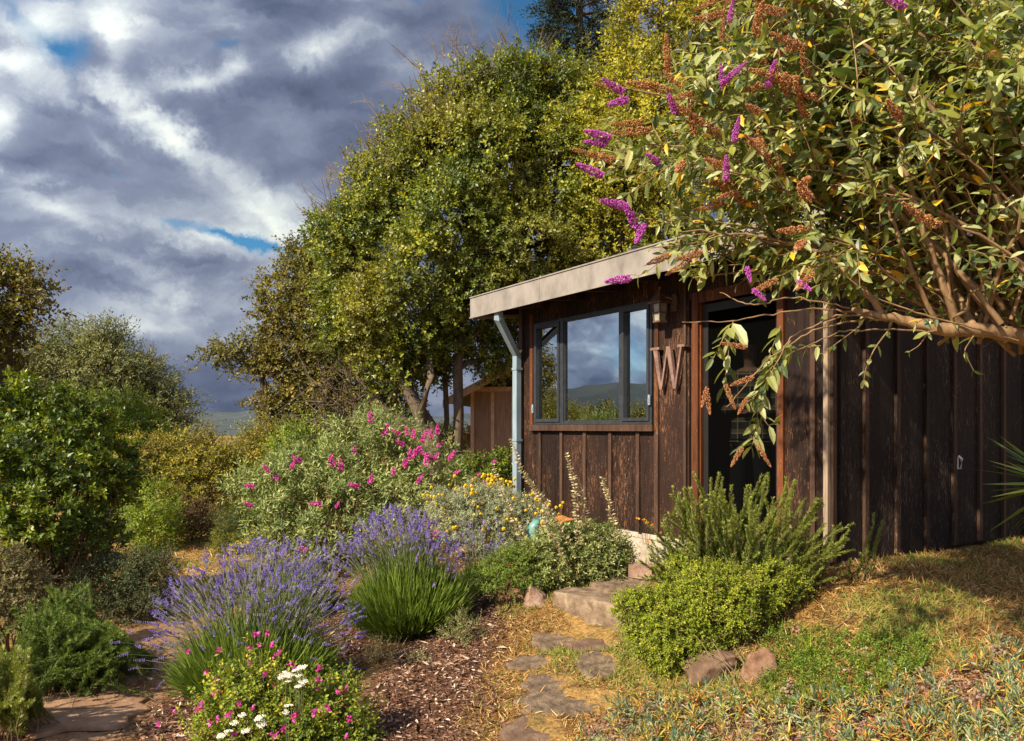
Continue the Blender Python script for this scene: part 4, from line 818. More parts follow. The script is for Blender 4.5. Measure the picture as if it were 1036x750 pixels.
    B = pxblobs([(660, 32, 38), (648, 80, 38), (622, 122, 34), (690, 60, 42), (672, 120, 46, -.3), (618, 160, 38, -.4), (700, 20, 36), (640, 190, 42), (720, 110, 44, .2), (670, 230, 44), (735, 60, 40, .4), (720, 180, 46), (668, -15, 40), (600, 210, 30), (625, 250, 40), (580, 130, 20, .2)], Y)
    tr = [(([W(650, 470, Y), W(655, 350, Y), W(660, 250, Y), W(665, 150, Y), W(670, 60, Y)]), np.array([.2, .17, .14, .1, .05]))]
    plant('broadleaf_tree', 'bright yellow-green tree rising behind the roof, beside the dark conifer', 'tree', B, GR['yellow'], dens=13, n_per=11, L=.24, nl=9, ls=.074, lw=.6, lob=(6, .55, .72), base=(W(650, 0, Y)[0], Y, gz(2, Y)), trunk=tr, bark=BARK, stem_r=.03, woodn=4, rad=.2, inner=.25, jitter=.16, clip=False, tintspread=.5)
    # dark trees behind the butterfly bush
    Y = 13.5
    for lab, lst in (('dark green tree behind the roof and the purple-flowered bush', [(790, 30, 60), (840, 90, 60), (780, 120, 56), (760, -20, 56), (850, 0, 60), (830, 170, 60), (770, 190, 50), (745, 130, 40)]),
                     ('dark tree glimpsed through the stems of the butterfly bush, at the picture\'s right edge', [(930, 30, 70), (1000, 70, 70), (920, 130, 70), (1000, 170, 70), (1060, 20, 70), (960, -30, 70), (900, 210, 60), (1060, 140, 70), (960, 250, 60), (1050, 240, 60)])):
        B = pxblobs(lst, Y); x, z = B[2][0], 0
        plant('broadleaf_tree', lab, 'tree', B, GR['dark'], dens=6, n_per=8, L=.34, nl=8, ls=.13, lw=.55, lob=(5, .46, .74), base=(x, Y, gz(x, Y)), trunk=[([(x, Y, gz(x, Y)-.1), (x+.1, Y, 3), (x, Y, 5.5)], np.array([.24, .18, .1]))], bark=BARK, stem_r=.03, woodn=3, rad=.28, inner=.3, clip=False); Y += 1
    # conifer
    Y = 21; base = np.array([W(588, 0, Y)[0], Y, gz(2, Y)]); t = thing('conifer_tree', 'dark conifer with drooping flat branches against the blue gap in the clouds', 'conifer', base)
    M = Mesh(); T = Mesh(); top = W(586, -60, Y)-base; T.tube([np.zeros(3), top*.5, top], [.3, .2, .06], 8)
    for h in np.linspace(W(0, 150, Y)[2]-base[2], top[2]-.3, 26):
        for k in range(4):
            a = R.random()*2*PI; L = R.uniform(.7, 1.15)*(.7+2.0*(1-(h-6)/(top[2]-4)))*.85; d = np.array([math.cos(a), math.sin(a), .12]); s = np.array([0, 0, h]); e = s+d*L
            cv = curve(s, e, (0, 0, .12*L), 7); T.tube(cv, np.linspace(.05, .012, 7), 4); n = int(L*9)
            tt = R.uniform(.25, 1, n); P = s+(e-s)*tt[:, None]+np.array([0, 0, .1])*L*(tt*(1-tt)*2)[:, None]+R.normal(size=(n, 3))*.05
            sprigs(M, P, np.tile(unit(d), (n, 1)), 5, .38, 9, .12, .28, 'fold', 0, .75, -.35, .1, None, .6)
    M.obj('crown', GR['conifer'], t); T.obj('trunk', BARK, t)
build_trees()

def build_left():
    Y = 13
    tr = [([W(-20, 560, Y), W(0, 450, Y), W(5, 360, Y), W(12, 290, Y)], np.array([.2, .16, .12, .05]))]
    plant('oak_tree', 'dark green tree cut by the picture\'s left edge, above the glossy laurel', 'tree', pxblobs([(-5, 285, 24), (22, 285, 20), (38, 305, 15), (-10, 320, 30), (15, 330, 20), (0, 365, 28), (-30, 290, 40), (5, 395, 28), (-40, 350, 50)], Y), GR['oakbrown'], dens=11, n_per=9, L=.26, nl=8, ls=.10, lw=.6, lob=(5, .46, .74), base=(W(-15, 0, Y)[0], Y, gz(-8, Y)), trunk=tr, bark=BARK, stem_r=.025, woodn=5, rad=.2, jitter=.35, clip=False)
    Y = 27
    tr = [([W(115, 470, Y), W(112, 420, Y), W(105, 370, Y)], np.array([.25, .2, .1])), ([W(115, 460, Y), W(140, 410, Y), W(150, 385, Y)], np.array([.18, .12, .06]))]
    plant('willow_tree', 'airy grey-green rounded tree standing far behind the shrubs', 'tree', pxblobs([(112, 362, 30), (70, 362, 28), (45, 385, 28), (145, 378, 27), (92, 395, 40), (135, 412, 36), (170, 410, 20), (182, 428, 14), (60, 415, 35), (30, 370, 16), (160, 435, 26), (110, 440, 36)], Y), GR['willow'], dens=5, n_per=12, L=.6, nl=10, ls=.17, lw=.34, lob=(4, .5, .75), base=(W(115, 0, Y)[0], Y, gz(-13, Y)), trunk=tr, bark=BARK, stem_r=.05, woodn=8, rad=.4, jitter=.4, inner=.3, clip=False)
    Y = 60
    for px, top, w, lab in ((262, 428, 16, 'taller of two hazy distant trees beyond the gap in the shrubs'), (245, 440, 12, 'shorter of two hazy distant trees beyond the gap in the shrubs')):
        plant('distant_tree', lab, 'tree', pxblobs([(px, top+8, w*.6), (px-3, top+22, w*.9), (px+6, top+34, w), (px, top+48, w)], Y), GR['willow'], dens=1.2, n_per=8, L=1.1, nl=8, ls=.35, lw=.4, bark=BARK, stem_r=.05, woodn=6, rad=.6, jitter=.4, clip=False)
    Y = 15
    plant('broadleaf_shrub', 'tall yellow-green shrub between the laurel and the feathery olive shrub', 'shrub', pxblobs([(100, 425, 28), (130, 430, 26), (150, 450, 26), (75, 440, 30), (120, 470, 40)], Y), GR['lime'], dens=22, n_per=9, L=.25, nl=8, ls=.085, lw=.55, rad=.18, stem_r=.02, jitter=.3, lob=(5, .46, .74))
    Y = 13.2
    plant('arching_shrub', 'feathery olive-yellow shrub with dark hollow beneath, at the far end of the clearing', 'shrub', pxblobs([(150, 465, 26), (185, 460, 26), (212, 468, 22), (235, 485, 18), (165, 490, 36), (205, 495, 32), (235, 515, 22), (135, 490, 28), (225, 535, 22), (195, 525, 30), (165, 520, 30), (215, 505, 30), (120, 500, 34)], Y), GR['olive'], dens=26, n_per=9, L=.34, nl=10, ls=.072, lw=.48, rad=.16, stem_r=.02, up=.1, jitter=.3, woodn=40, lob=(5, .46, .74))
    Y = 12
    plant('brown_shrub', 'low dry reddish-brown bush beside the lime green one', 'shrub', pxblobs([(192, 527, 18), (207, 533, 13), (180, 538, 12)], Y), GR['brown'], dens=110, n_per=7, L=.18, nl=8, ls=.05, lw=.4, rad=.08, stem_r=.01, woodn=30)
    Y = 11.2
    plant('lime_shrub', 'soft lime green bush at the mouth of the clearing', 'shrub', pxblobs([(155, 512, 20), (145, 535, 22), (165, 535, 17), (150, 555, 20)], Y), GR['lime'], dens=75, n_per=8, L=.2, nl=9, ls=.05, lw=.42, rad=.09, stem_r=.01, jitter=.3)
    # right side of the clearing
    Y = 13.5
    plant('brown_green_shrub', 'dull brownish green shrub under the left tree', 'shrub', pxblobs([(275, 455, 26), (250, 480, 20), (300, 470, 32), (265, 495, 28), (330, 460, 30)], Y), GR['olive'], dens=34, n_per=9, L=.2, nl=8, ls=.065, lw=.5, rad=.14, stem_r=.015, lob=(5, .46, .74))
    Y = 12.8
    plant('yellow_shrub', 'bright yellow-green bush peeping out below the left tree', 'shrub', pxblobs([(295, 450, 18), (318, 445, 18), (340, 455, 20), (300, 462, 14)], Y), GR['lime'], dens=50, n_per=8, L=.16, nl=8, ls=.06, lw=.55, rad=.1, stem_r=.015)
    Y = 16
    plant('yellow_shrub', 'sunlit yellow bush seen between the tree trunks left of the shed', 'shrub', pxblobs([(445, 455, 24), (475, 462, 18), (415, 460, 20), (505, 460, 20), (390, 470, 24)], Y), GR['yellow'], dens=24, n_per=8, L=.22, nl=8, ls=.08, lw=.55, rad=.14, stem_r=.015)
    Y = 10.6
    plant('mossy_mound', 'smooth moss-green mound at the right edge of the clearing', 'shrub', pxblobs([(248, 535, 24), (272, 520, 26), (235, 550, 17), (290, 505, 20), (262, 545, 22)], Y), GR['moss'], dens=240, n_per=6, L=.08, nl=8, ls=.025, lw=.55, rad=.05, stem_r=.008, jitter=.08)
    t, C, O = plant('yellow_flowering_plant', 'low grey-leaved plant covered in yellow flowers before the mossy mound', 'flowering plant', pxblobs([(262, 552, 16), (283, 548, 14), (247, 560, 10)], 9.6), GR['grey'], dens=160, n_per=5, L=.08, nl=6, ls=.02, lw=.4, rad=.04, stem_r=.006)
    M = Mesh(); k = (O[:, 2] > .0) & (R.random(len(O)) < .7); P = np.repeat(C[k]+O[k]*.04, 6, 0); P = P+R.normal(size=P.shape)*.04; M.leaves(P, rdir(len(P)), rdir(len(P)), .022, 1, 'oct'); M.obj('flowers', GR['yel'], t)['kind'] = 'stuff'
    for x_, y_, z_, lab in ((-9.2, 10.4, 2.3, 'rounded green tree west of the garden, mirrored in the right window pane'), (-12.5, 15.0, 3.4, 'loose green tree farther west, mirrored in the middle window pane')):
        plant('broadleaf_tree', lab, 'tree', [(x_, y_, z_-.9, 1.2, 1.2, 1.0), (x_+.7, y_+.8, z_-1.2, 1.1, 1.1, 1.), (x_-.8, y_-.9, z_-1.3, 1.1, 1.1, .9), (x_+.1, y_-.2, .5, 1.3, 1.3, .9)], GR['olive'], dens=13, n_per=8, L=.3, nl=8, ls=.10, lw=.5, rad=.2, stem_r=.03, lob=(5, .46, .74), jitter=.35)
    # laurel, near
    Y = 7.4
    B = pxblobs([(10, 435, 42), (50, 425, 36), (85, 440, 36), (108, 470, 30), (40, 470, 46, -.3), (80, 490, 44, -.4), (118, 505, 20), (0, 500, 50, -.5), (45, 525, 40, -.6), (95, 528, 26, -.4), (15, 405, 22), (-40, 450, 50), (-40, 520, 50, -.3), (30, 560, 36, -.1), (85, 555, 30, .2), (0, 590, 40, .1), (60, 590, 30, .3), (110, 560, 22, .3)], Y)
    t, C, O = plant('laurel_shrub', 'big rounded shrub of glossy dark green leaves at the left edge', 'shrub', B, GR['laurel'], dens=46, n_per=6, L=.10, nl=9, ls=.066, lw=.55, lob=(6, .42, .78), rad=.07, stem_r=.02, woodn=70, inner=.18, jitter=.16, leafang=.85, tintspread=.45)
    Y = 7.0
    plant('juniper_shrub', 'low dark grey-green juniper sprawling beside the dirt path', 'shrub', pxblobs([(110, 590, 26), (140, 585, 26), (160, 600, 20), (128, 612, 26), (100, 620, 20), (165, 575, 12)], Y), GR['juniper'], dens=170, n_per=7, L=.13, nl=9, ls=.030, lw=.42, rad=.05, stem_r=.01, jitter=.2)
    M = Mesh(); Y = 7.2; base = np.array([W(60, 0, Y)[0], Y, gz(-4, Y)]); t = thing('dead_shrub', 'dark tangle of dead twigs in the hollow below the glossy laurel', 'dead shrub', base)
    for _ in range(330):
        c = W(R.uniform(10, 120), R.uniform(540, 610), Y+R.uniform(-.3, .4))-base; d = unit(R.normal(size=3)+np.array([0, 0, .1])); l = R.uniform(.12, .4); M.tube(curve(c, c+d*l, R.normal(size=3)*.06, 5), np.linspace(.006, .002, 5), 3)
    M.obj('twigs', BARK, t)
    Y = 5.9
    plant('dusty_shrub', 'pale dusty olive shrub at the left edge beneath the laurel', 'shrub', pxblobs([(5, 600, 24), (22, 590, 18), (10, 630, 24), (32, 612, 14), (-20, 610, 30), (0, 570, 16)], Y), GR['dusty'], dens=240, n_per=6, L=.09, nl=7, ls=.032, lw=.55, rad=.04, stem_r=.008, woodn=20)
def stalks(name, label, cat, base_px, tips, mat, Y=None, ls=.022, lw=.14, nleaf=34, r=.004, group=None, bark=TWIG, bend=.2, flowers=None, spreadroot=.06, kind='fold'):
    """upright needle-leaved shoots from a root zone to tips"""
    g = G(*base_px); t = thing(name, label, cat, g, 0, group); M = Mesh(); S = Mesh()
    for tp in tips:
        e = np.array(tp)-g; s = np.array([e[0]*.25+R.normal()*spreadroot, e[1]*.25+R.normal()*spreadroot, -.01]); L = np.linalg.norm(e-s); c = curve(s, e, (-(e[0]-s[0])*bend*.5, 0, bend*.25*L), 8, .008)
        S.tube(c, np.linspace(r, r*.4, 8), 4)
        n = int(nleaf*L/.3); tt = .18+.82*R.random(n)**.8; x = tt*7; i = np.minimum(x.astype(int), 6); P = c[i]+(c[i+1]-c[i])*(x-i)[:, None]; T = unit(c[i+1]-c[i]); pd = perp(T)
        M.leaves(P, unit(T*.75+pd*.75), unit(pd+rdir(n)*.4), ls*R.uniform(.7, 1.2, n)*(1.1-.35*tt), lw, kind, 0, np.clip(R.random(n)*.55+tt*.45-.05, 0, 1))
    M.obj('needles', mat, t); S.obj('stem', bark, t)
    return t
def build_rosemary():
    tips = []
    for _ in range(420):
        px = R.uniform(12, 128); f = (px-12)/116; lo = 612+30*f**2; py = R.uniform(lo-4, 700-25*f); tips.append(W(px, py, R.uniform(4.9, 5.9)))
    tips += [W(px, R.uniform(588, 620), R.uniform(5.4, 5.9)) for px in R.uniform(40, 95, 40)]
    stalks('trailing_rosemary', 'trailing dark green rosemary spilling over the dirt path at the left', 'rosemary', (65, 690), tips, GR['rosedark'], nleaf=150, ls=.034, lw=.2, bend=.35, spreadroot=.26, r=.0025)
    tips = [W(R.uniform(-30, 34), R.uniform(655, 715), R.uniform(4.0, 4.6)) for _ in range(110)]
    stalks('lime_rosemary', 'lime green needle-leaved plant in the bottom left corner', 'rosemary', (8, 735), tips, GR['rosemary'], nleaf=150, ls=.034, lw=.2, bend=.3, spreadroot=.12)
    tips = [W(*p, 4.7) for p in ((22, 600), (10, 620), (33, 640), (5, 590), (28, 660), (40, 655), (15, 640))]
    # upright one before the door
    tips = []
    for px, py in [(668, 545), (672, 520), (680, 500), (690, 488), (697, 505), (706, 478), (715, 492), (722, 476), (730, 490), (738, 500), (745, 488), (752, 512), (760, 490), (770, 500), (785, 478), (795, 495), (804, 486), (812, 505), (820, 520), (828, 505), (835, 530), (848, 522), (843, 545), (660, 560), (680, 540), (700, 530), (720, 520), (740, 525), (760, 530), (780, 520), (800, 530), (815, 545), (690, 560), (710, 550), (730, 545), (750, 550), (770, 548), (790, 545), (672, 575), (830, 560), (655, 580)]:
        for _ in range(7 if py > 510 else 5): tips.append(W(px+R.normal()*9, py+abs(R.normal())*16, R.uniform(4.75, 5.25)))
    stalks('rosemary_bush', 'upright yellow-green rosemary bush growing in front of the dark doorway', 'rosemary', (745, 612), tips, GR['rosemary'], nleaf=190, ls=.027, lw=.24, bend=.14, spreadroot=.14, r=.003)
    tips = [W(px, py, 5.0) for px, py in ((884, 520), (890, 535), (880, 540), (893, 528), (878, 552), (870, 560), (888, 548), (860, 566), (850, 572))]
    stalks('rosemary_sprig', 'lone rosemary sprig beside the foot of the shaded board wall', 'rosemary', (868, 590), tips, GR['rosemary'], nleaf=190, ls=.024, lw=.24, bend=.1, spreadroot=.03)
build_left(); build_rosemary()

# ------------------------------------------------------------------ garden plants
EXCL = []
def flowerlike(n, ls, kind='oct', w=1.0):
    M = Mesh(); M.leaves(np.zeros((n, 3)), rdir(n), rdir(n), ls, w, kind); return M
def spike_mesh(L=.055, whorls=6, r=.007, n=6, taper=.5, fl=.009):
    M = Mesh()
    for k in range(whorls):
        f = k/(whorls-1); z = f*L; rr = r*(1-taper*f**1.5)*(.7 if k == 0 else 1); a = np.arange(n)/n*2*PI+k*.6
        d = np.stack([np.cos(a), np.sin(a), np.full(n, .7)], -1); P = np.stack([np.cos(a)*rr*.2, np.sin(a)*rr*.2, np.full(n, z)], -1)
        M.leaves(P, d, rdir(n), fl*(1-.35*f)*R.uniform(.8, 1.2, n), .75, 'oct')
    return M
LAVV = [spike_mesh(R.uniform(.045, .065), 6, .008) for _ in range(4)]
LAVM = [m.mesh('flower_spike', GR['lavfl']) for m in LAVV]; LAVD = [m.mesh('flower_spike', GR['lavdry']) for m in LAVV]
def lavender(label, base_px, tips, nfol, folR, folH, strays=(), Yb=None):
    g = G(*base_px); t = thing('lavender_bush', label, 'lavender', g, 0, 'lavender bushes'); M = Mesh(); S = []; allt = []
    for tp in tips:
        e = np.array(tp)-g; L = np.linalg.norm(e); s = np.array([e[0]*.30+R.normal()*.05, e[1]*.3+R.normal()*.05, .02]); c = curve(s, e, (-(e[0]-s[0])*.25+R.normal()*.03, -(e[1]-s[1])*.25, .12*L), 6, .006)
        M.tube(c, np.linspace(.0022, .0014, 6), 3, 1, R.random()); d = unit(c[-1]-c[-2]+R.normal(size=3)*.07*L); allt.append((e, d))
    # leafy skirt: fine upright blades
    n = nfol; a = R.random(n)*2*PI; rr = np.sqrt(R.random(n)); s = np.stack([np.cos(a)*rr*folR[0]*.55, np.sin(a)*rr*folR[1]*.55, np.full(n, -.02)], -1)
    e = np.stack([np.cos(a)*rr*folR[0], np.sin(a)*rr*folR[1], folH*(1-.55*rr**2)*R.uniform(.45, 1.05, n)], -1); e += R.normal(size=e.shape)*.02
    s[:, 2] = ground_h(s[:, 0]+g[0], s[:, 1]+g[1])-g[2]; e[:, 2] += s[:, 2]*.6
    for k in range(4):
        f0, f1 = k/4, (k+1.3)/4; P = s+(e-s)*f0; D = (e-s)*(f1-f0); l = np.linalg.norm(D, axis=1); D2 = unit(D+R.normal(size=D.shape)*.12*l[:, None])
        M.leaves(P, D2, unit(perp(D2)+np.array([-.3, -.6, .2])), l, .0045/l*1.6, 'blade', 0, np.clip(R.random(n)*.6+f0*.4, 0, 1), .04)
    M.obj('foliage', [GR['lav'], GR['lavsilver']], t)
    # the hundred spikes that show largest are parts, the rest one mass
    allt.sort(key=lambda q: q[0][1]); rest = allt[100:]
    for e, d in allt[:100]:
        i = R.integers(4); o = link('flower_spike', (LAVM if R.random() < .8 else LAVD)[i], t); aim(o, e-d*.01, d, R.uniform(.8, 1.35))
    if rest:
        M = Mesh()
        for i in range(4):
            rs = rest[i::4]
            if rs: stamp(M, tmpl_of(LAVV[i]), np.array([q[0]-q[1]*.01 for q in rs]), np.array([q[1] for q in rs]), R.uniform(.8, 1.35, len(rs)), 1 if i == 3 else 0, R.random(len(rs)))
        M.obj('flower_spikes', [GR['lavfl'], GR['lavdry']], t)['kind'] = 'stuff'
    return t
def build_lavender():
    tips = []
    for _ in range(620):
        a = R.random()*2*PI; r = math.sqrt(R.random()); x = r*math.cos(a); y = r*math.sin(a); f = 1-.5*r*r
        px = 256+x*112; Yd = 5.15+y*.42; top = 555+38*x*x+(-8)*x; tips.append(W(px+R.normal()*4, top+60*(1-f)*.55+abs(R.normal())*40+(5.15-Yd)*60, Yd))
    for px, py in ((120, 650), (128, 662), (133, 640), (142, 655), (150, 648), (137, 676), (150, 630), (158, 640), (165, 625), (172, 640), (160, 655), (145, 668)): tips.append(W(px, py, 4.9))
    lavender('widest lavender bush with dense violet spikes, beside the dirt path behind the pink salvia', (258, 702), tips, 4600, (.56, .46), .54)
    tips = []
    for _ in range(430):
        a = R.random()*2*PI; r = math.sqrt(R.random()); x = r*math.cos(a); y = r*math.sin(a)
        px = 402+x*68; Yd = 6.15+y*.40; tips.append(W(px+R.normal()*3, 516+34*x*x+abs(R.normal())*16+(6.15-Yd)*36+14*r*r, Yd))
    lavender('rounder lavender bush with paler spikes and bright green skirt, before the yellow-flowered grey plant', (414, 638), tips, 5200, (.50, .45), .62)
    tips = [W(R.uniform(255, 345), R.uniform(545, 590), R.uniform(6.4, 7.0)) for _ in range(150)]
    lavender('lavender rising between the two big lavender bushes, its base hidden', (300, 625), tips, 1500, (.38, .3), .5)
    tips = [W(R.uniform(462, 508), R.uniform(528, 560), R.uniform(6.7, 7.2)) for _ in range(46)]
    lavender('thin lavender stalks scattered before the grey santolina', (482, 600), tips, 700, (.2, .16), .28)
build_lavender()

def panicle(L=.11, r=.018, n=70, fl=.012, droop=.0, kind='oct', w=.8):
    M = Mesh(); z = np.sort(R.random(n)); a = R.random(n)*2*PI; lump = 1+.3*np.sin(z*25+a)
    rr = r*np.sin(np.clip(z*.93+.09, 0, 1)*PI)**.55*(1-.45*z)*lump*.8; x = np.cos(a)*rr; y = np.sin(a)*rr
    P = np.stack([x*.6+droop*z*z*L, y*.6, z*L], -1); D = np.stack([np.cos(a), np.sin(a), np.full(n, .55)], -1)+R.normal(size=(n, 3))*.35
    M.leaves(P, D, rdir(n), fl*R.uniform(.7, 1.25, n)*(1-.3*z), w, kind); return M
def small_buddleja():
    B = pxblobs([(270, 500, 26), (300, 485, 30), (260, 530, 28), (310, 520, 36, -.2), (340, 480, 32), (350, 520, 34, -.3), (375, 460, 26), (360, 440, 18), (395, 480, 32), (400, 520, 28, -.2), (425, 490, 26), (435, 515, 22), (290, 550, 26, -.2), (335, 550, 30, -.3), (250, 505, 16), (375, 430, 14), (440, 470, 16), (300, 470, 18), (405, 450, 22)], 8.3)
    t, C, O = plant('butterfly_bush', 'mid-sized grey-green bush with magenta blossoms behind the lavender', 'butterfly bush', B, GR['bud'], dens=44, n_per=6, L=.24, nl=11, ls=.078, lw=.27, kind='fold', lob=(5, .5, .7), base=(W(350, 0, 8.3)[0], 8.3, gz(-1.8, 8.3)), bark=TWIG, stem_r=.014, woodn=40, rad=.09, up=.5, jitter=.35, inner=.3)
    var = [panicle(.10, .026, 60, .02).mesh('blossom', GR['mag']) for _ in range(3)]; base = np.array(t.location)
    for px, py, dx, dz in [(375, 424, 0, 1), (412, 437, -.3, 1), (418, 441, .2, 1), (402, 438, -.8, .5), (428, 444, .5, 1), (436, 440, 0, 1), (443, 436, 0, 1), (390, 437, .3, 1), (407, 449, -.6, .4), (425, 455, .2, -.3), (445, 450, .8, .3), (437, 463, -.5, .4), (420, 458, -.2, -.8),
                           (432, 468, 0, .9), (442, 461, .7, .8), (415, 462, .0, .8), (359, 456, 0, 1), (302, 466, -.5, .5), (336, 468, 0, .7), (345, 473, 0, .9), (271, 476, -.6, .7), (279, 483, .7, -.6), (253, 492, -.9, .2), (252, 511, -.8, .5), (361, 492, -.9, .3), (375, 486, .2, .8), (341, 511, .6, .9), (328, 530, -.6, .4), (322, 510, -.9, .1), (398, 478, .1, .8), (456, 463, .5, .8), (462, 478, .6, .3), (442, 540, .8, .2), (306, 555, .9, -.3), (296, 471, .4, .6), (466, 540, .9, .2), (424, 486, .5, .7), (410, 470, .2, .8)]:
        d = unit(np.array([dx, -.3+R.normal()*.2, dz])); p = W(px, py, R.uniform(7.6, 7.9))-base; o = link('blossom', var[R.integers(3)], t); aim(o, p-d*.04, d, R.uniform(.75, 1.35))
small_buddleja()

def build_mid():
    Y = 9.4
    t, C, O = plant('rose_bush', 'dark green rose bush with a few pink blooms between the shed and the downspout', 'rose bush', pxblobs([(480, 485, 22), (502, 484, 18), (515, 497, 18), (495, 505, 26), (465, 495, 18), (520, 486, 14), (500, 466, 7), (512, 458, 6), (520, 515, 18)], Y), GR['laurel'], dens=110, n_per=6, L=.10, nl=8, ls=.044, lw=.6, rad=.06, stem_r=.01, jitter=.35)
    b = np.array(t.location); var = flowerlike(14, .04).mesh('blossom', GR['mag'])
    for px, py in ((490, 487), (450, 482), (458, 485), (500, 467), (497, 492), (484, 480)): o = link('blossom', var, t); aim(o, W(px, py, 8.9)-b, (0, 0, 1), .8)
    # climbing stems with loose leaves up the shed wall
    Y = 7.6
    t, C, O = plant('santolina', 'silvery grey santolina dotted with yellow button flowers by the downspout', 'santolina', pxblobs([(455, 520, 18), (480, 515, 22), (505, 522, 24), (530, 528, 20), (490, 540, 22), (518, 545, 20), (465, 540, 16), (445, 510, 12), (545, 535, 14), (500, 558, 12)], Y), GR['grey'], dens=420, n_per=7, L=.09, nl=10, ls=.021, lw=.42, rad=.04, stem_r=.006, up=.6, jitter=.2, woodn=20)
    b = np.array(t.location); var = [flowerlike(14, .018).mesh('blossom', GR['yel']) for _ in range(2)]; idx = np.where((O[:, 1] < .35) & (O[:, 2] > -.1))[0]; cl = R.choice(idx, 20)
    for i in cl:
        for _ in range(R.integers(4, 8)): o = link('blossom', var[R.integers(2)], t); aim(o, C[i]+O[i]*.10+R.normal(size=3)*.055+np.array([0, 0, .03]), (0, 0, 1), R.uniform(.8, 1.4))
        if len(t.children) > 98: break
    t, C, O = plant('yellow_flowering_plant', 'row of yellow blossoms behind the silvery santolina', 'flowering plant', pxblobs([(452, 500, 10), (470, 497, 11), (490, 498, 11), (508, 502, 10), (436, 503, 8)], 8.4), GR['lime'], dens=180, n_per=5, L=.07, nl=6, ls=.02, lw=.4, rad=.04, stem_r=.006)
    b = np.array(t.location); idx = np.where(O[:, 2] > -.1)[0]
    for i in R.choice(idx, 80): o = link('blossom', var[R.integers(2)], t); aim(o, C[i]+O[i]*.08+R.normal(size=3)*.03, (0, 0, 1), R.uniform(1.2, 2.0))
    # green mound and variegated sage
    Y = 6.25
    plant('green_mound', 'rounded mat of small bright green leaves behind the red rock', 'ground shrub', pxblobs([(512, 582, 24), (498, 588, 17), (528, 572, 20), (535, 588, 18), (485, 592, 8)], Y), GR['mat'], dens=620, n_per=6, L=.045, nl=8, ls=.017, lw=.62, rad=.025, stem_r=.004, jitter=.1)
    Y = 6.3
    t, C, O = plant('variegated_sage', 'mounded pale variegated sage with withered leaves left of the cabin step', 'sage plant', pxblobs([(560, 566, 26), (585, 560, 26), (608, 565, 24), (625, 574, 15), (545, 580, 16), (575, 578, 20), (600, 578, 18), (565, 548, 14)], Y), GR['varieg'], dens=300, n_per=5, L=.075, nl=7, ls=.040, lw=.46, rad=.04, stem_r=.006, jitter=.25, up=.3)
    Y = 6.25
    plant('small_leaved_shrub', 'dense green shrub with tiny leaves at the foot of the concrete foundation', 'shrub', pxblobs([(590, 548, 18), (612, 556, 20), (626, 566, 14), (575, 544, 14), (560, 542, 10)], 6.55), GR['mat'], dens=560, n_per=6, L=.05, nl=8, ls=.018, lw=.62, rad=.03, stem_r=.004, jitter=.12)
    # tall pale flower stalks of the sage, three leaning groups
    def pale(label, pts, Y, r=.004, n=14):
        g = np.array([*W(*pts[0], Y)[:2], 0]); g[2] = gz(g[0], g[1]); t = thing('sage_stalk', label, 'flower stalk', g, 0, 'pale dried sage stalks'); c = np.array([W(*p, Y) for p in pts])-g
        tt = np.linspace(0, len(c)-1, 14); c = np.stack([np.interp(tt, np.arange(len(c)), c[:, k]) for k in range(3)], -1); M = Mesh(); M.tube(c, np.linspace(r, r*.4, 14), 4); M.obj('stem', BUDBARK, t)
        M = Mesh(); S = np.linalg.norm(np.diff(c, axis=0), axis=1).sum(); nn = int(S/.028)
        for k in range(nn):
            f = .16+.84*k/nn; x = f*13; i = min(int(x), 12); p = c[i]+(c[i+1]-c[i])*(x-i); d = unit(c[i+1]-c[i]); sz = .052*(1-.5*f)
            m = 7; a = rdir(m); a = unit(a-d*(a@d)[:, None]*.8+d*.25); M.leaves(np.tile(p, (m, 1)), a, perp(a), sz*R.uniform(.6, 1.2, m), .5, 'fold', 0, R.random(m)*.6+.4*f)
        M.obj('whorls', GR['sage'], t)
    pale('longest pale stalk leaning left across the downspout', [(590, 575), (572, 545), (545, 500), (528, 478), (516, 442)], 6.1)
    pale('tall upright pale stalk in front of the boards below the window', [(588, 570), (584, 530), (581, 490), (572, 457)], 6.15, .005)
    pale('pale stalk just right of the tallest, with tip bent over', [(598, 570), (594, 535), (590, 505), (582, 482)], 6.2)
    pale('lone short stalk farthest right beneath the window', [(624, 570), (621, 530), (614, 500), (609, 482)], 6.3)
    pale('thin pale stalk over the santolina left of the downspout', [(540, 565), (522, 530), (508, 500), (498, 468)], 6.6)
    pale('branching pale stalk lowest of the group, beside the orange pot', [(575, 575), (560, 545), (548, 522), (556, 505)], 6.0)
    # bright mound right
    Y = 4.75
    B = pxblobs([(672, 622, 34), (705, 605, 30), (740, 595, 27), (775, 592, 22, .1), (798, 588, 16, .15), (650, 632, 20), (668, 652, 26, -.05), (700, 640, 32, -.05), (735, 622, 28), (640, 612, 16), (765, 612, 16), (722, 590, 22), (692, 582, 20, .2), (680, 662, 18, -.1)], Y)
    plant('bright_green_bush', 'dense mounded bush of tiny bright yellow-green leaves beside the stone step', 'bush', B, GR['mound'], dens=620, n_per=7, L=.05, nl=8, ls=.018, lw=.66, lob=(7, .52, .70), rad=.03, stem_r=.007, jitter=.26, bottom=-.85, woodn=40, base=(W(715, 0, Y)[0], Y, gz(1.2, Y)))
    M = Mesh(); g = G(705, 690); t = thing('bare_stems', 'bare woody stems straggling over the brown rock under the bright bush', 'dry stems', g)
    for _ in range(26):
        a = G(R.uniform(680, 760), R.uniform(672, 700)); b = W(R.uniform(690, 775), R.uniform(635, 668), a[1]+.15); M.tube(curve(a-g, b-g, R.normal(size=3)*.04, 6, .005), np.linspace(.0045, .0015, 6), 4)
    M.obj('twigs', TWIG, t)
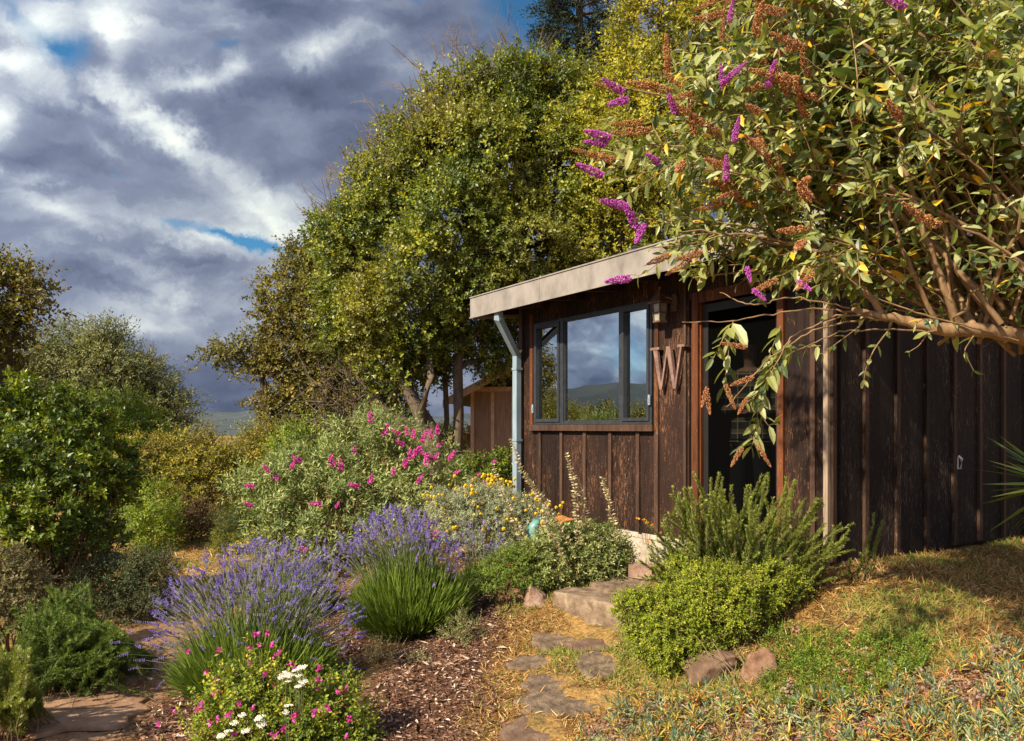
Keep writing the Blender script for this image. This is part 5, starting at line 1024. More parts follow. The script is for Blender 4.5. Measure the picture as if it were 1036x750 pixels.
    # small grey-green plants in the mulch
    for lab, px, py, w, h, m in (('small silvery-green seedling mound alone in the bark mulch', 466, 640, 24, 20, 'varieg'), ('sparse grey-green weed beside the lavender skirt', 385, 660, 22, 16, 'dusty'), ('tiny pale weed nearest the salvia in the mulch', 425, 668, 10, 9, 'varieg')):
        g = G(px, py+h*.6); Y = g[1]
        plant('seedling_plant', lab, 'small plant', pxblobs([(px-w*.4, py+3, h*.55), (px+w*.4, py, h*.6), (px, py-h*.3, h*.55), (px+w*.1, py+h*.3, h*.5)], Y), GR[m], dens=420, n_per=5, L=.07, nl=7, ls=.016, lw=.45, rad=.03, stem_r=.003, jitter=.3, up=.7)
    # pot and ornament by the wall
    g = G(565, 545); M = Mesh(); a = np.linspace(0, 2*PI, 29)[:-1]; prof = [(.001, .0), (.055, 0), (.075, .10), (.082, .10), (.082, .125), (.074, .125), (.06, .02), (.001, .02)]
    v = np.concatenate([np.stack([r*np.cos(a), r*np.sin(a), np.full(28, z)], -1) for r, z in prof]); M.add(v, [[k*28+j, k*28+(j+1) % 28, k*28+28+(j+1) % 28, k*28+28+j] for k in range(len(prof)-1) for j in range(28)], 0, .5, True)
    o = M.obj('terracotta_pot', roughmat('terracotta_material', [(.3, (.45, .14, .04)), (.7, (.66, .27, .08))], 9, .8, .2)); o.location = tuple(W(566, 530, 6.75)); o.rotation_euler = (1.9, .25, .5); o.scale = (1.5,)*3
    tag(o, 'orange terracotta pot tipped on its side against the wall behind the sage', 'flower pot')
    g = W(543, 545, 6.7); g[2] = gz(g[0], g[1]); M = Mesh(); z = (EYE-(520-HY)/F*6.7)-g[2]
    P = np.array([[0, 0, 0], [.0, 0, z*.45], [-.02, 0, z*.62], [-.03, 0, z*.78], [.0, 0, z*.9], [.035, 0, z*.96], [.05, 0, z*.88]]); M.tube(P, [.02, .025, .05, .055, .03, .028, .008], 12)
    M.leaves(np.array([[-.03, 0, z*.7], [-.03, .01, z*.72]]), np.array([[-.5, .3, -1.], [-.4, -.4, -1.]]), np.array([[0, 1., .2], [0, -1., .2]]), .16, .3, 'long')
    o = M.obj('glazed_bird', roughmat('turquoise_glaze_material', [(.35, (.05, .12, .12)), (.6, (.14, .30, .28)), (.8, (.36, .32, .22))], 12, .3, .2)); o.location = tuple(g); tag(o, 'weathered turquoise glazed garden ornament standing beside the downspout', 'ornament')
    # orange poppies at the foundation
    g = G(652, 560); M = Mesh(); t = thing('poppy_plant', 'few small orange poppies beside the foundation, left of the upright rosemary', 'flower', g)
    for px, py in ((655, 530), (652, 527), (660, 532), (656, 549), (645, 525), (668, 540)):
        e = W(px, py, 6.1)-g; S = Mesh(); M.tube(curve((0, 0, 0), e, (.02, 0, .02), 5), .0018, 4); k = rdir(6); k[:, 2] = abs(k[:, 2]); S.leaves(np.tile(e, (6, 1)), k, perp(k), .022, .9, 'fold'); S.obj('blossom', POPPY, t)
    M.obj('stem', GR['lav'], t)
    # drip hose
    pts = [G(*p) for p in ((531, 607), (522, 612), (513, 621), (509, 634), (507, 648), (502, 658), (497, 668))]; M = Mesh(); p = np.array(pts); p[:, 2] += [.09, .08, .03, .012, .012, .012, .01]; tt = np.linspace(0, 6, 30); p = np.stack([np.interp(tt, np.arange(7), p[:, k]) for k in range(3)], -1); b = p[-1].copy()
    M.tube(p-b, .009, 8); o = M.obj('drip_hose', plain('hose_material', (.035, .022, .018), .6)); o.location = tuple(b); tag(o, 'dark drip irrigation hose curving from the pink boulder into the mulch', 'hose')
    # yucca at the right edge
    b = W(1075, 490, 5.3); g = np.array([b[0], b[1], gz(b[0], b[1])]); t = thing('yucca_plant', 'spiky green yucca leaves reaching in at the right edge before the board wall', 'yucca', g); M = Mesh(); c = np.array([0, 0, b[2]-g[2]])
    n = 90; d = rdir(n); d[:, 2] = d[:, 2]*.8+.15; M.leaves(c+unit(d)*.03, d, unit(perp(d)+np.array([0, 0, .8])), R.uniform(.38, .58, n), .055, 'blade', 0, None, -.12); M.obj('leaves', GR['laurel'], t)
    M = Mesh(); M.tube([(0, 0, -.05), (0, 0, c[2]*.5), c], [.07, .06, .06], 10); M.obj('trunk', BARK, t)
POPPY = leafmat('poppy_petal_material', [(0, (.75, .20, .01)), (1, (.85, .35, .03))], .3, .5, .3)
build_mid()

def build_salvia():
    Y = 4.15
    B = pxblobs([(232, 710, 22), (262, 705, 26), (295, 715, 24), (325, 712, 22), (350, 722, 18), (270, 740, 34), (225, 740, 24), (320, 745, 34), (360, 748, 18), (248, 684, 14), (345, 700, 14)], Y)
    t, C, O = plant('pink_salvia', 'leafy yellow-green salvia with scattered magenta flowers at the bottom edge', 'salvia', B, GR['salvia'], dens=330, n_per=5, L=.085, nl=7, ls=.031, lw=.62, rad=.045, stem_r=.004, jitter=.4, up=.7, woodn=40, inner=.3)
    b = np.array(t.location)
    tall = [(248, 648, 4.1), (262, 655, 4.1), (280, 662, 4.1), (253, 668, 4.1), (222, 662, 4.1), (213, 676, 4.0), (240, 660, 4.2), (296, 672, 4.2), (322, 675, 4.1), (352, 682, 4.2), (195, 700, 4.0), (180, 722, 4.0)]
    M = Mesh(); S = Mesh()
    for px, py, y in tall:
        e = W(px, py, y)-b; s = np.array([e[0]*.6, e[1], gz(*(b[:2]+[e[0]*.6, e[1]]))-b[2]]); c = curve(s, e, (0, 0, .02), 9, .004); S.tube(c, np.linspace(.003, .0015, 9), 4)
        cc = c[3:]; sprigs(M, cc, np.tile(unit(e-s), (len(cc), 1)), 2, .04, 5, .026, .6, 'fold', 0, 1.0, .1, .012)
    M.obj('foliage', GR['salvia'], t); S.obj('stem', TWIG, t)
    var = [Mesh() for _ in range(3)]
    for m in var:
        k = 9; d = rdir(k)+np.array([.3, -.2, .1]); m.leaves(R.normal(size=(k, 3))*.005, d, rdir(k), R.uniform(.014, .022, k), .7, 'fold')
    var = [m.mesh('blossom', GR['mag']) for m in var]
    for px, py in [(258, 643), (252, 655), (262, 652), (275, 652), (283, 660), (279, 664), (253, 671), (271, 640), (222, 659), (191, 658), (208, 682), (216, 690), (217, 702), (240, 680), (278, 693), (294, 672), (297, 676), (323, 677), (322, 688), (321, 698), (343, 699), (349, 697), (200, 718), (176, 720), (159, 733), (203, 714), (255, 716), (231, 723), (221, 728), (297, 727), (286, 736), (236, 742), (278, 743), (332, 717), (354, 727), (320, 720), (350, 745), (241, 711), (213, 731), (268, 681), (300, 722)]:
        y = 3.95 if py > 700 else 4.08; o = link('blossom', var[R.integers(3)], t); aim(o, W(px, py, y+R.uniform(-.05, .05))-b, unit(R.normal(size=3)+[0, 0, .3]), R.uniform(.8, 1.3))
    g = G(310, 745); t = thing('yarrow', 'white flat-topped yarrow rising among the pink salvia', 'yarrow', g); S = Mesh(); var = Mesh(); k = 46; a = R.random(k)*2*PI; r = np.sqrt(R.random(k))*.026
    var.leaves(np.stack([r*np.cos(a), r*np.sin(a), .004*np.cos(r*60)], -1), np.tile([[0, 0, 1.]], (k, 1))+R.normal(size=(k, 3))*.3, rdir(k), .010, 1., 'oct'); var = var.mesh('flower_head', GR['white'])
    for px, py in ((285, 686), (292, 684), (300, 679), (306, 676), (302, 683), (307, 690), (303, 695), (288, 683), (293, 690), (245, 724), (237, 732), (249, 740), (231, 741), (292, 715), (265, 733), (225, 745), (263, 727), (289, 721)):
        e = W(px, py, 4.0 if py < 700 else 3.9)-g; S.tube(curve((e[0]*.5+R.normal()*.01, e[1], 0), e-[0, 0, .004], (.01, 0, .02), 6), .0018, 4); o = link('flower_head', var, t); aim(o, e, unit(np.array([R.normal()*.25, -.25+R.normal()*.2, 1])), R.uniform(.7, 1.05))
    M = Mesh(); c = np.stack([R.uniform(-.1, .1, 60), R.uniform(-.1, .05, 60), R.uniform(.02, .25, 60)], -1); sprigs(M, c, np.tile([[0, 0, 1.]], (60, 1)), 2, .05, 7, .018, .2, 'fold', 0, .7, .4, .01); M.obj('foliage', GR['grey'], t); S.obj('stem', GR['lavsilver'], t)
build_salvia()

# ------------------------------------------------------------------ ground litter
def scatter(n, x0, x1, y0, y1, fn):
    x = R.uniform(x0, x1, n); y = R.uniform(y0, y1, n); k = R.random(n) < fn(x, y); x, y = x[k], y[k]; return np.stack([x, y, ground_h(x, y)], -1)
def inhouse(x, y):
    dx = x-C0[0]; dy = y-C0[1]; c, s = math.cos(CA), math.sin(CA); return (dx*c+dy*s > -.04) & (-dx*s+dy*c > -.04)
STN = [(o.location.x, o.location.y, max(abs(v[0]) for v in o.bound_box), max(abs(v[1]) for v in o.bound_box)) for o in list(COL.objects) if o.name.startswith(('stepping_stone', 'path_stone', 'stone_step'))]
def onstone(x, y, s=.82):
    k = np.zeros(len(x), bool)
    for a, b, rx, ry in STN:
        q = s if rx < .45 else s*.55
        k |= ((x-a)/(rx*q))**2+((y-b)/(ry*q))**2 < 1
    return k
def jit_h(x, y):
    return (vnoise(x, y, 1.3, 2)-.5)*.05+(vnoise(x, y, 6, 3)-.5)*.025+(vnoise(x, y, 19, 5)-.5)*.014
def build_litter():
    # dry grass
    def fn(x, y):
        b = 1-np.maximum(zmulch(x, y), zpath(x, y)*.93); b = b*(.45+.75*vnoise(x, y, 3.3, 12)); b[onstone(x, y)] *= .03; b[inhouse(x, y)] = 0; return b
    P = np.concatenate([scatter(330000, -.6, 5.5, 3.2, 7.6, fn), scatter(26000, -5.2, 0, 7.5, 13.5, fn), scatter(9000, -3, -.6, 3.2, 7.5, fn)]); P[:, 2] += jit_h(P[:, 0], P[:, 1])+.003
    n = len(P); D = R.normal(size=(n, 3)); D[:, 2] = abs(D[:, 2])*.38+.08; g = vnoise(P[:, 0], P[:, 1], 2.1, 31)
    t = R.random(n)*.9; gr = R.random(n) < np.clip((g-.45)*2.2, .04, .75); t[gr] = R.uniform(.93, 1, gr.sum()); D[gr, 2] += .7
    sz = R.uniform(.02, .068, n)*np.where(P[:, 1] > 7.5, 1.5, 1); M = Mesh(); M.leaves(P, D, rdir(n)+np.array([0, 0, 1.2]), sz, np.where(P[:, 1] > 7.5, .14, .10), 'blade', 0, t, -.12)
    # taller tufts
    C = scatter(260, .3, 5, 3.5, 6.8, fn); C = np.repeat(C, 14, 0); C[:, :2] += R.normal(size=(len(C), 2))*.03; D = R.normal(size=C.shape)*.5; D[:, 2] = 1; M.leaves(C, D, rdir(len(C)), R.uniform(.05, .11, len(C)), .05, 'blade', 0, R.random(len(C)), .2)
    tag(M.obj('dry_grass', GR['straw']), 'matted dry straw-coloured grass around the stones and before the wall', 'grass', kind='stuff')
    # bark mulch
    def fm(x, y): b = zmulch(x, y)**1.5; b[onstone(x, y)] = 0; return b
    P = scatter(120000, -2.6, .6, 3.3, 8.2, fm); n = len(P); P[:, 2] += jit_h(P[:, 0], P[:, 1])+R.uniform(-.003, .012, n); D = R.normal(size=(n, 3)); D[:, 2] *= .28
    M = Mesh(); l = R.uniform(.012, .042, n)*(1+1.2*(R.random(n) < .06)); M.leaves(P, D, R.normal(size=(n, 3))*.5+np.array([0, 0, 1.]), l, R.uniform(.15, .45, n), 'fold', 0, R.random(n)**.9)
    tag(M.obj('bark_mulch', GR['chips']), 'shredded reddish-brown bark mulch between the lavender and the stone path', 'mulch', kind='stuff')
    # path debris and thin edge straw
    def fp(x, y): return zpath(x, y)*(.25+.9*(vnoise(x, y, 5, 41) > .5))
    P = scatter(16000, -3.6, -.8, 3.2, 9, fp); n = len(P); P[:, 2] += jit_h(P[:, 0], P[:, 1])*.6+.004; D = R.normal(size=(n, 3)); D[:, 2] *= .12
    M = Mesh(); M.leaves(P, D, np.tile([[0, 0, 1.]], (n, 1)), R.uniform(.006, .028, n), R.uniform(.12, .5, n), 'fold', 0, R.random(n)*.95)
    tag(M.obj('path_debris', [leafmat('path_debris_material', [(0, (.14, .07, .04)), (.6, (.36, .21, .11)), (1, (.58, .42, .24))], 0, .9, .1)]), 'crumbled bark and dry leaves scattered on the dirt path', 'debris', kind='stuff')
    # succulent ground cover, bottom right
    poly = np.array([(575, 770), (600, 735), (655, 712), (720, 712), (785, 726), (860, 716), (925, 694), (975, 676), (1010, 662), (1060, 650), (1060, 800), (575, 800)])
    def inpoly(px, py, poly):
        k = np.zeros(len(px), bool); j = len(poly)-1
        for i in range(len(poly)):
            xi, yi = poly[i]; xj, yj = poly[j]; k ^= ((yi > py) != (yj > py)) & (px < (xj-xi)*(py-yi)/(yj-yi)+xi); j = i
        return k
    def topx(x, y): z = ground_h(x, y); return CX+x/y*F, HY+(EYE-z)/y*F
    def infn(poly):
        def f(x, y): a, b = topx(x, y); return inpoly(a, b, poly).astype(float)
        return f
    C = scatter(3900, .1, 4.5, 2.9, 5.2, infn(poly)); C = C[R.random(len(C)) < (.35+.65*(vnoise(C[:, 0], C[:, 1], 4, 51) > .45))]; C[:, 2] += jit_h(C[:, 0], C[:, 1]); N = len(C)
    H = R.uniform(.04, .15, N)+.03*vnoise(C[:, 0], C[:, 1], 2.5, 52); D = unit(R.normal(size=(N, 3))*.35+np.array([-.15, -.1, 1])); T = C+D*H[:, None]; M = Mesh(); S = Mesh()
    nl = 15; ph = np.tile(np.arange(nl)*2.4, N)+np.repeat(R.random(N)*6.3, nl); f = np.tile(np.linspace(0, 1, nl), N); A = perp(D); Bq = np.cross(D, A)
    side = np.repeat(A, nl, 0)*np.cos(ph)[:, None]+np.repeat(Bq, nl, 0)*np.sin(ph)[:, None]; DD = np.repeat(D, nl, 0); P = np.repeat(T, nl, 0)-DD*(np.repeat(H, nl)*(1-f)*.7)[:, None]
    LD = unit(side*(1.1-.75*f)[:, None]+DD*(.25+.9*f)[:, None]+R.normal(size=P.shape)*.15); red = np.repeat(R.random(N)**1.6, nl)
    tt = np.where(f > .50+.45*red, R.uniform(0, .5, N*nl), R.uniform(.5, 1, N*nl)*.6+.4*np.clip(red+.15, 0, 1)); sz = R.uniform(.034, .060, N*nl)*(1.15-.4*f)*np.repeat(R.uniform(.75, 1.25, N), nl)
    M.leaves(P, LD, unit(DD+side*-.4), sz, .21, 'long', 0, np.clip(tt, 0, 1), .08)
    e = perp(D)*.0022; M.add(np.stack([C-e, C+e, T], 1).reshape(-1, 3), np.arange(3*N).reshape(-1, 3), 1, .5)
    tag(M.obj('ground_cover', [GR['cover'], TWIG]), 'blue-green succulent rosettes with yellow and red lower leaves carpeting the slope', 'ground cover', kind='stuff')
    C = scatter(60000, .1, 4.5, 2.9, 5.2, infn(poly)); C[:, 2] += R.uniform(0, .03, len(C))+jit_h(C[:, 0], C[:, 1]); D = R.normal(size=C.shape); D[:, 2] *= .5; M = Mesh(); M.leaves(C, D, rdir(len(C)), R.uniform(.015, .045, len(C)), .3, 'fold', 0, R.random(len(C)))
    tag(M.obj('withered_leaves', leafmat('withered_leaf_material', [(0, (.09, .045, .035)), (.5, (.25, .14, .11)), (1, (.48, .32, .25))], .1, .8, .1)), 'withered pinkish-brown leaves under the succulent rosettes', 'dead leaves', kind='stuff')
    # green mat
    poly2 = np.array([(772, 650), (800, 638), (850, 645), (900, 648), (945, 655), (935, 690), (880, 718), (840, 730), (785, 726), (765, 695)])
    C = scatter(9000, .8, 3.4, 3.3, 5.4, infn(poly2)); C[:, 2] += .012+jit_h(C[:, 0], C[:, 1]); M = Mesh(); C[:, 2] += .05*vnoise(C[:, 0], C[:, 1], 5, 61); sprigs(M, C, np.tile([[0, 0, 1.]], (len(C), 1)), 2, .05, 7, .019, .62, 'fold', 0, .9, .3, .02)
    tag(M.obj('green_mat', GR['mat']), 'low green mat of tiny leaves right of the orange-brown rock', 'ground cover', kind='stuff')
    base = G(850, 700); M = Mesh(); c = np.concatenate([scatter(260, .8, 3.4, 3.3, 5.4, infn(poly2)), scatter(200, .1, 4.5, 2.9, 5.2, infn(poly))]); cl = c[R.choice(len(c), 34)]; c = np.repeat(cl, 5, 0); c[:, :2] += R.normal(size=(len(c), 2))*.02; h = R.uniform(.05, .10, len(c)); P = c+np.array([0, 0, 1.])*h[:, None]
    tm = tmpl_of(flowerlike(16, .009)); stamp(M, tm, P, np.tile([[0, 0, 1.]], (len(P), 1)), R.uniform(.7, 1.2, len(P)), 0, R.random(len(P))); e = np.tile([[.0012, 0, 0]], (len(P), 1)); M.add(np.stack([c-e, c+e, P], 1).reshape(-1, 3), np.arange(3*len(P)).reshape(-1, 3), 1, .5)
    tag(M.obj('dry_flower_heads', [GR['head'], TWIG]), 'clusters of dried pinkish flower heads on thin stalks over the green mat', 'flower heads', kind='stuff')
    # a bright grass tuft and some fallen sticks
    g = G(822, 668); M = Mesh(); n = 26; D = R.normal(size=(n, 3))*.45+np.array([-.25, 0, 1]); M.leaves(R.normal(size=(n, 3))*.012*[1, 1, 0], D, rdir(n), R.uniform(.1, .2, n), .04, 'blade', 0, None, .25)
    o = M.obj('grass_tuft', GR['lime']); o.location = tuple(g); tag(o, 'bright green grass tuft standing out of the green mat', 'grass tuft')
    for k, (a, b, lab) in enumerate((((843, 641), (872, 622), 'thin bent stick lying above the green mat'), ((870, 589), (915, 586), 'long pale stick lying in the dry grass by the wall'), ((575, 722), (608, 735), 'dark curved twig across the wide cracked stone'))):
        p, q = G(*a), G(*b); p[2] += .02; q[2] += .03; M = Mesh(); M.tube(curve(p-p, q-p, (0, 0, .02), 8, .006), np.linspace(.006, .003, 8), 5); o = M.obj('fallen_stick', TWIG if k < 2 else BARK); o.location = tuple(p); tag(o, lab, 'stick')
build_litter()

# ------------------------------------------------------------------ the big butterfly bush, near right
def build_big_bush():
    root = np.array([3.35, 3.75, gz(3.35, 3.75)]); t = thing('butterfly_bush', 'huge overhanging bush with purple and rusty dry flower spikes, arching over the cabin corner', 'butterfly bush', root)
    S = Mesh(); Lf = Mesh(); pan = []
    def leafy(c, r0, r1, nb, ls, dens=1., end=True, start=.35, S_=S, tmax=1.):
        """opposite leaf pairs along path c"""
        n = len(c); L = np.linalg.norm(np.diff(c, axis=0), axis=1).sum(); S_.tube(c, np.linspace(r0, r1, n), 5, 0, .5)
        k = max(2, int(L*(1-start)/.040*dens)); f = np.linspace(start, .99, k); x = f*(n-1); i = np.minimum(x.astype(int), n-2); P = c[i]+(c[i+1]-c[i])*(x-i)[:, None]; T = unit(c[i+1]-c[i])
        A = perp(T[:1])[0]; A = unit(np.cross(T, np.cross(A, T))); B = np.cross(T, A); ph = np.arange(k)*PI/2+R.normal(size=k)*.3
        for s in (0, PI):
            side = A*np.cos(ph+s)[:, None]+B*np.sin(ph+s)[:, None]; D = unit(side*.85+T*.6+np.array([0, 0, -.28])+R.normal(size=P.shape)*.15); N = unit(np.cross(D, np.cross(np.array([-.35, -.35, .9]), D))+R.normal(size=P.shape)*.45)
            sz = ls*R.uniform(.65, 1.3, k)*(1-.35*f); Lf.leaves(P, D, N, sz, R.uniform(.30, .44, k), 'long', 0, np.clip(R.beta(1.7, 1.7, k)*.95+.05*R.random(k)+(R.random(k) < .03)*.6, 0, tmax), R.uniform(.05, .45))
        return c[-1], unit(c[-1]-c[-2])
    # outline of the crown in the picture and how near it comes
    def inside(px, py):
        lo = np.interp(px, [590, 605, 625, 645, 680, 720, 760, 800, 840, 900, 960, 1036, 1120], [150, 205, 250, 285, 282, 285, 305, 335, 345, 350, 345, 372, 380])
        hi = np.interp(px, [590, 620, 650, 690, 715, 740, 1120], [125, 70, 55, 30, -10, -60, -60]); return hi < py < lo
    stems = []
    hubs = [(1030, 335, 3.3), (1000, 330, 3.2), (1060, 350, 3.5), (975, 325, 3.3), (1090, 340, 3.1), (1050, 250, 3.4), (1080, 200, 3.2)]
    npx = 0
    while npx < 135:
        px, py = R.uniform(590, 1120), R.uniform(-60, 360)
        if not inside(px, py): continue
        if px > 880 and py > 170 and R.random() < .6: continue
        npx += 1; Y = np.interp(px, [600, 750, 900, 1036, 1120], [3.9, 3.6, 3.3, 3.1, 3.0])+R.uniform(-.55, .75); e = W(px, py, Y)-root; h = hubs[R.integers(len(hubs))]; s = W(h[0], h[1], h[2])-root+R.normal(size=3)*.06
        L = np.linalg.norm(e-s); c = curve(s, e, (R.normal()*.06*L, R.normal()*.06*L, .16*L), 12, .008); r = .004+.0045*L*R.uniform(.5, 1.3); S.tube(c, np.linspace(r, .003, 12), 6)
        stems.append(c)
        nsub = int(7+L*6)
        for _ in range(nsub):
            f = 1-(R.random()**.8)*min(.85, .95/L); x = f*11; i = min(int(x), 10); p = c[i]+(c[i+1]-c[i])*(x-i); T = unit(c[i+1]-c[i]); d = unit(T*.5+rdir(1)[0]*.9+np.array([-.25, -.05, .18])); l = R.uniform(.16, .42)
            q = p+d*l; wq = q+root; ppx = CX+wq[0]/wq[1]*F; ppy = HY-(wq[2]-EYE)/wq[1]*F
            if not inside(ppx, ppy): continue
            if 690 < ppx < 840 and 200 < ppy < 243 and R.random() < .75: continue
            if ppx > 870 and ppy > 150 and R.random() < .72: continue
            cc = curve(p, q, (0, 0, .06*l), 7, .004); e2, dd = leafy(cc, .003, .0014, 0, R.uniform(.065, .105), 1.0, start=.12)
            pan.append((e2, dd, ppx, ppy))
        if px > 880 and py > 110 and R.random() < .6: continue
        e2, dd = leafy(c[6:], .004, .002, 0, .08, .8, start=.3); pan.append((e2, dd, px, py))
    # thick limbs, placed as in the photograph
    def limb(pts, r): 
        p = np.array([W(*q) for q in pts])-root; tt = np.linspace(0, len(p)-1, 26); p = np.stack([np.interp(tt, np.arange(len(p)), p[:, k]) for k in range(3)], -1); p[1:-1] = (p[:-2]+2*p[1:-1]+p[2:])/4; p[1:-1] += R.normal(size=(24, 3))*.0025
        S.tube(p, np.interp(np.linspace(0, 1, 26), np.linspace(0, 1, len(r)), r), 10); return p
    main = [(1100, 372, 3.3), (1040, 342, 3.2), (1000, 334, 3.15), (950, 333, 3.15), (920, 325, 3.2), (890, 319, 3.2), (862, 313, 3.25)]
    p0 = limb(main, [.040, .034, .030, .027, .022, .016, .011]); S.tube(curve(np.zeros(3)-[0, 0, .1], p0[0], (.15, 0, -.1), 10), np.linspace(.07, .042, 10), 10)
    S.tube(curve(np.array([.1, .1, -.1]), W(1080, 345, 3.5)-root, (.1, 0, -.1), 10), np.linspace(.06, .035, 10), 9)
    for pts, r in (([(892, 318, 3.2), (880, 300, 3.2), (865, 285, 3.2), (845, 262, 3.25), (820, 240, 3.3)], [.015, .013, .011, .008, .005]), ([(968, 330, 3.15), (955, 290, 3.1), (935, 235, 3.1), (915, 170, 3.1), (905, 100, 3.1)], [.018, .015, .012, .010, .006]),
                   ([(985, 332, 3.15), (965, 290, 3.3), (930, 240, 3.3), (880, 195, 3.3), (850, 160, 3.4)], [.02, .017, .014, .010, .006]), ([(1050, 350, 3.3), (1025, 300, 3.3), (1000, 250, 3.3), (975, 215, 3.3), (935, 165, 3.3)], [.026, .022, .018, .013, .008]),
                   ([(1060, 340, 3.4), (1036, 290, 3.4), (1010, 265, 3.4), (985, 200, 3.4), (990, 120, 3.4)], [.024, .02, .016, .012, .007]), ([(1070, 260, 3.2), (1030, 222, 3.2), (985, 180, 3.2), (925, 150, 3.2), (880, 130, 3.2)], [.020, .017, .014, .011, .006]),
                   ([(1070, 345, 3.3), (1015, 280, 3.5), (965, 230, 3.5), (955, 150, 3.5)], [.022, .018, .014, .008]), ([(1040, 345, 3.3), (1005, 300, 3.2), (990, 265, 3.2), (960, 235, 3.2)], [.016, .014, .012, .008]),
                   ([(1080, 320, 3.1), (1045, 240, 3.1), (1020, 160, 3.1), (1015, 60, 3.1)], [.020, .018, .014, .008]), ([(975, 333, 3.15), (960, 300, 3.1), (958, 240, 3.1), (950, 215, 3.1)], [.009, .008, .006, .005]), ([(950, 333, 3.15), (925, 280, 3.1), (905, 230, 3.1), (895, 200, 3.1)], [.010, .009, .007, .004])): limb(pts, r)
    # thin bare whips and the sprays hanging before the doorway
    for pts in ([(870, 316, 3.3), (820, 312, 3.35), (770, 320, 3.4), (735, 326, 3.4), (690, 326, 3.45)], [(880, 320, 3.3), (820, 335, 3.3), (775, 365, 3.35), (735, 412, 3.4)], [(905, 325, 3.2), (850, 318, 3.2), (800, 340, 3.2), (780, 380, 3.2)],
                [(960, 336, 3.15), (900, 333, 3.1), (850, 335, 3.1), (812, 352, 3.1)], [(860, 312, 3.3), (800, 300, 3.4), (760, 310, 3.4), (728, 296, 3.5)], [(1030, 345, 3.1), (980, 330, 3.0), (930, 318, 3.0), (880, 300, 3.0), (835, 260, 3.0)]): limb(pts, [.0042, .0035, .003, .0018])
    def spray(pts, ls, dens=1., start=.05):
        p = np.array([W(*q) for q in pts])-root; tt = np.linspace(0, len(p)-1, 12); p = np.stack([np.interp(tt, np.arange(len(p)), p[:, k]) for k in range(3)], -1); p[1:-1] = (p[:-2]+2*p[1:-1]+p[2:])/4
        return leafy(p, .003, .0016, 0, ls, dens, start=start, tmax=.84)
    H = 3.4; hang = []
    for pts, ls, dens in (([(742, 324, H), (738, 345, H), (736, 370, H), (732, 392, H)], .115, 1.1), ([(738, 330, H), (728, 350, H-.05), (722, 362, H-.1)], .085, 1.2), ([(800, 345, H), (785, 365, H), (772, 385, H), (768, 410, H), (762, 445, H)], .095, 1.7), ([(790, 330, H), (782, 350, H), (776, 368, H)], .08, 1.4),
                          ([(775, 385, H), (765, 400, H), (755, 408, H)], .085, 1.4), ([(770, 420, H), (778, 432, H), (785, 425, H)], .08, 1.3), ([(830, 350, 3.2), (812, 352, 3.2), (798, 358, 3.2), (790, 372, 3.2)], .08, 1.3), ([(900, 333, 3.1), (885, 352, 3.1), (876, 372, 3.1), (874, 385, 3.1)], .055, .9),
                          ([(940, 335, 3.1), (930, 350, 3.1), (920, 356, 3.1)], .05, 1), ([(870, 330, 3.1), (850, 345, 3.1), (832, 358, 3.1)], .06, 1), ([(985, 340, 3.1), (975, 355, 3.1), (985, 375, 3.1)], .05, .9), ([(765, 440, H), (762, 448, H), (760, 452, H)], .12, 2.6)):
        hang.append(spray(pts, ls, dens))
    St = S.obj('stems', BUDBARK, t); Lf.obj('foliage', GR['bigbud'], t)
    dry = [panicle(R.uniform(.13, .19), .026, 480, .0085, R.uniform(0, .3)).mesh('dry_flower_spike', GR['rust']) for _ in range(5)]; fresh = [panicle(.115, .025, 420, .0085).mesh('flower_spike', GR['purple']) for _ in range(3)]
    cnt = 0
    def put(nm, me, p, d, s=1.):
        o = link(nm, me, t); aim(o, p, d, s)
    fr = [(608, 137, -1, .15), (604, 145, -1, .0), (601, 174, -1, .35), (622, 88, -.9, .4), (627, 103, -.6, -.3), (628, 283, -1, -.2), (730, 75, -.2, .9), (744, 73, .3, .2), (733, 82, -.3, -.2), (780, 76, .2, .9), (745, 132, .1, .8), (735, 171, -.1, .6), (758, 280, .1, -.9), (640, 222, -.4, .6), (648, 235, -.3, -.6), (740, 10, .1, 1), (906, 3, -1, .2), (660, 160, -.5, .2), (625, 207, -.9, .1), (770, 300, .4, -.5), (815, 290, .2, -.3), (680, 105, -.3, .5)]
    for px, py, dx, dz in fr:
        y = np.interp(px, [600, 750, 900], [3.15, 2.95, 2.7]); d = unit(np.array([dx, -.35, dz])); put('flower_spike', fresh[R.integers(3)], W(px, py, y)-root-d*.045, d, R.uniform(.85, 1.1) if px < 660 else R.uniform(.6, .85))
    for px, py, dx, dz in [(712, 403, -.4, -1), (716, 408, 0, -1), (738, 400, .3, -1), (745, 462, -.6, -.8), (772, 460, .4, -.8), (752, 385, -.9, -.3), (745, 350, -1, .1), (878, 278, -.9, -.3), (750, 412, -.5, -.7), (700, 258, -.9, -.3), (668, 262, -.9, -.4), (690, 268, -.8, -.5), (620, 90, -1, .1), (655, 87, -1, .0), (640, 125, -1, -.2), (612, 160, -1, .1), (675, 60, -.2, 1), (730, 30, -.1, 1), (700, 125, -.3, .9), (648, 133, -1, -.2)]:
        d = unit(np.array([dx, -.2, dz])); put('dry_flower_spike', dry[R.integers(5)], W(px, py, 3.3)-root-d*.05, d, R.uniform(.55, .75) if py > 300 else R.uniform(.8, 1.1)); cnt += 1
    pan = [q for q in pan if (q[2] < 830 and q[3] < 300) or R.random() < .05]; R.shuffle(pan)
    pan.sort(key=lambda q: (q[0]+root)[1]+R.uniform(-.5, .5))
    for e2, dd, px, py in pan[:78]: put('dry_flower_spike', dry[R.integers(5)], np.array(e2)+[0, -.06, 0], unit(np.array(dd)+[-.35, -.25, -.1]), R.uniform(.7, 1.1))
build_big_bush()

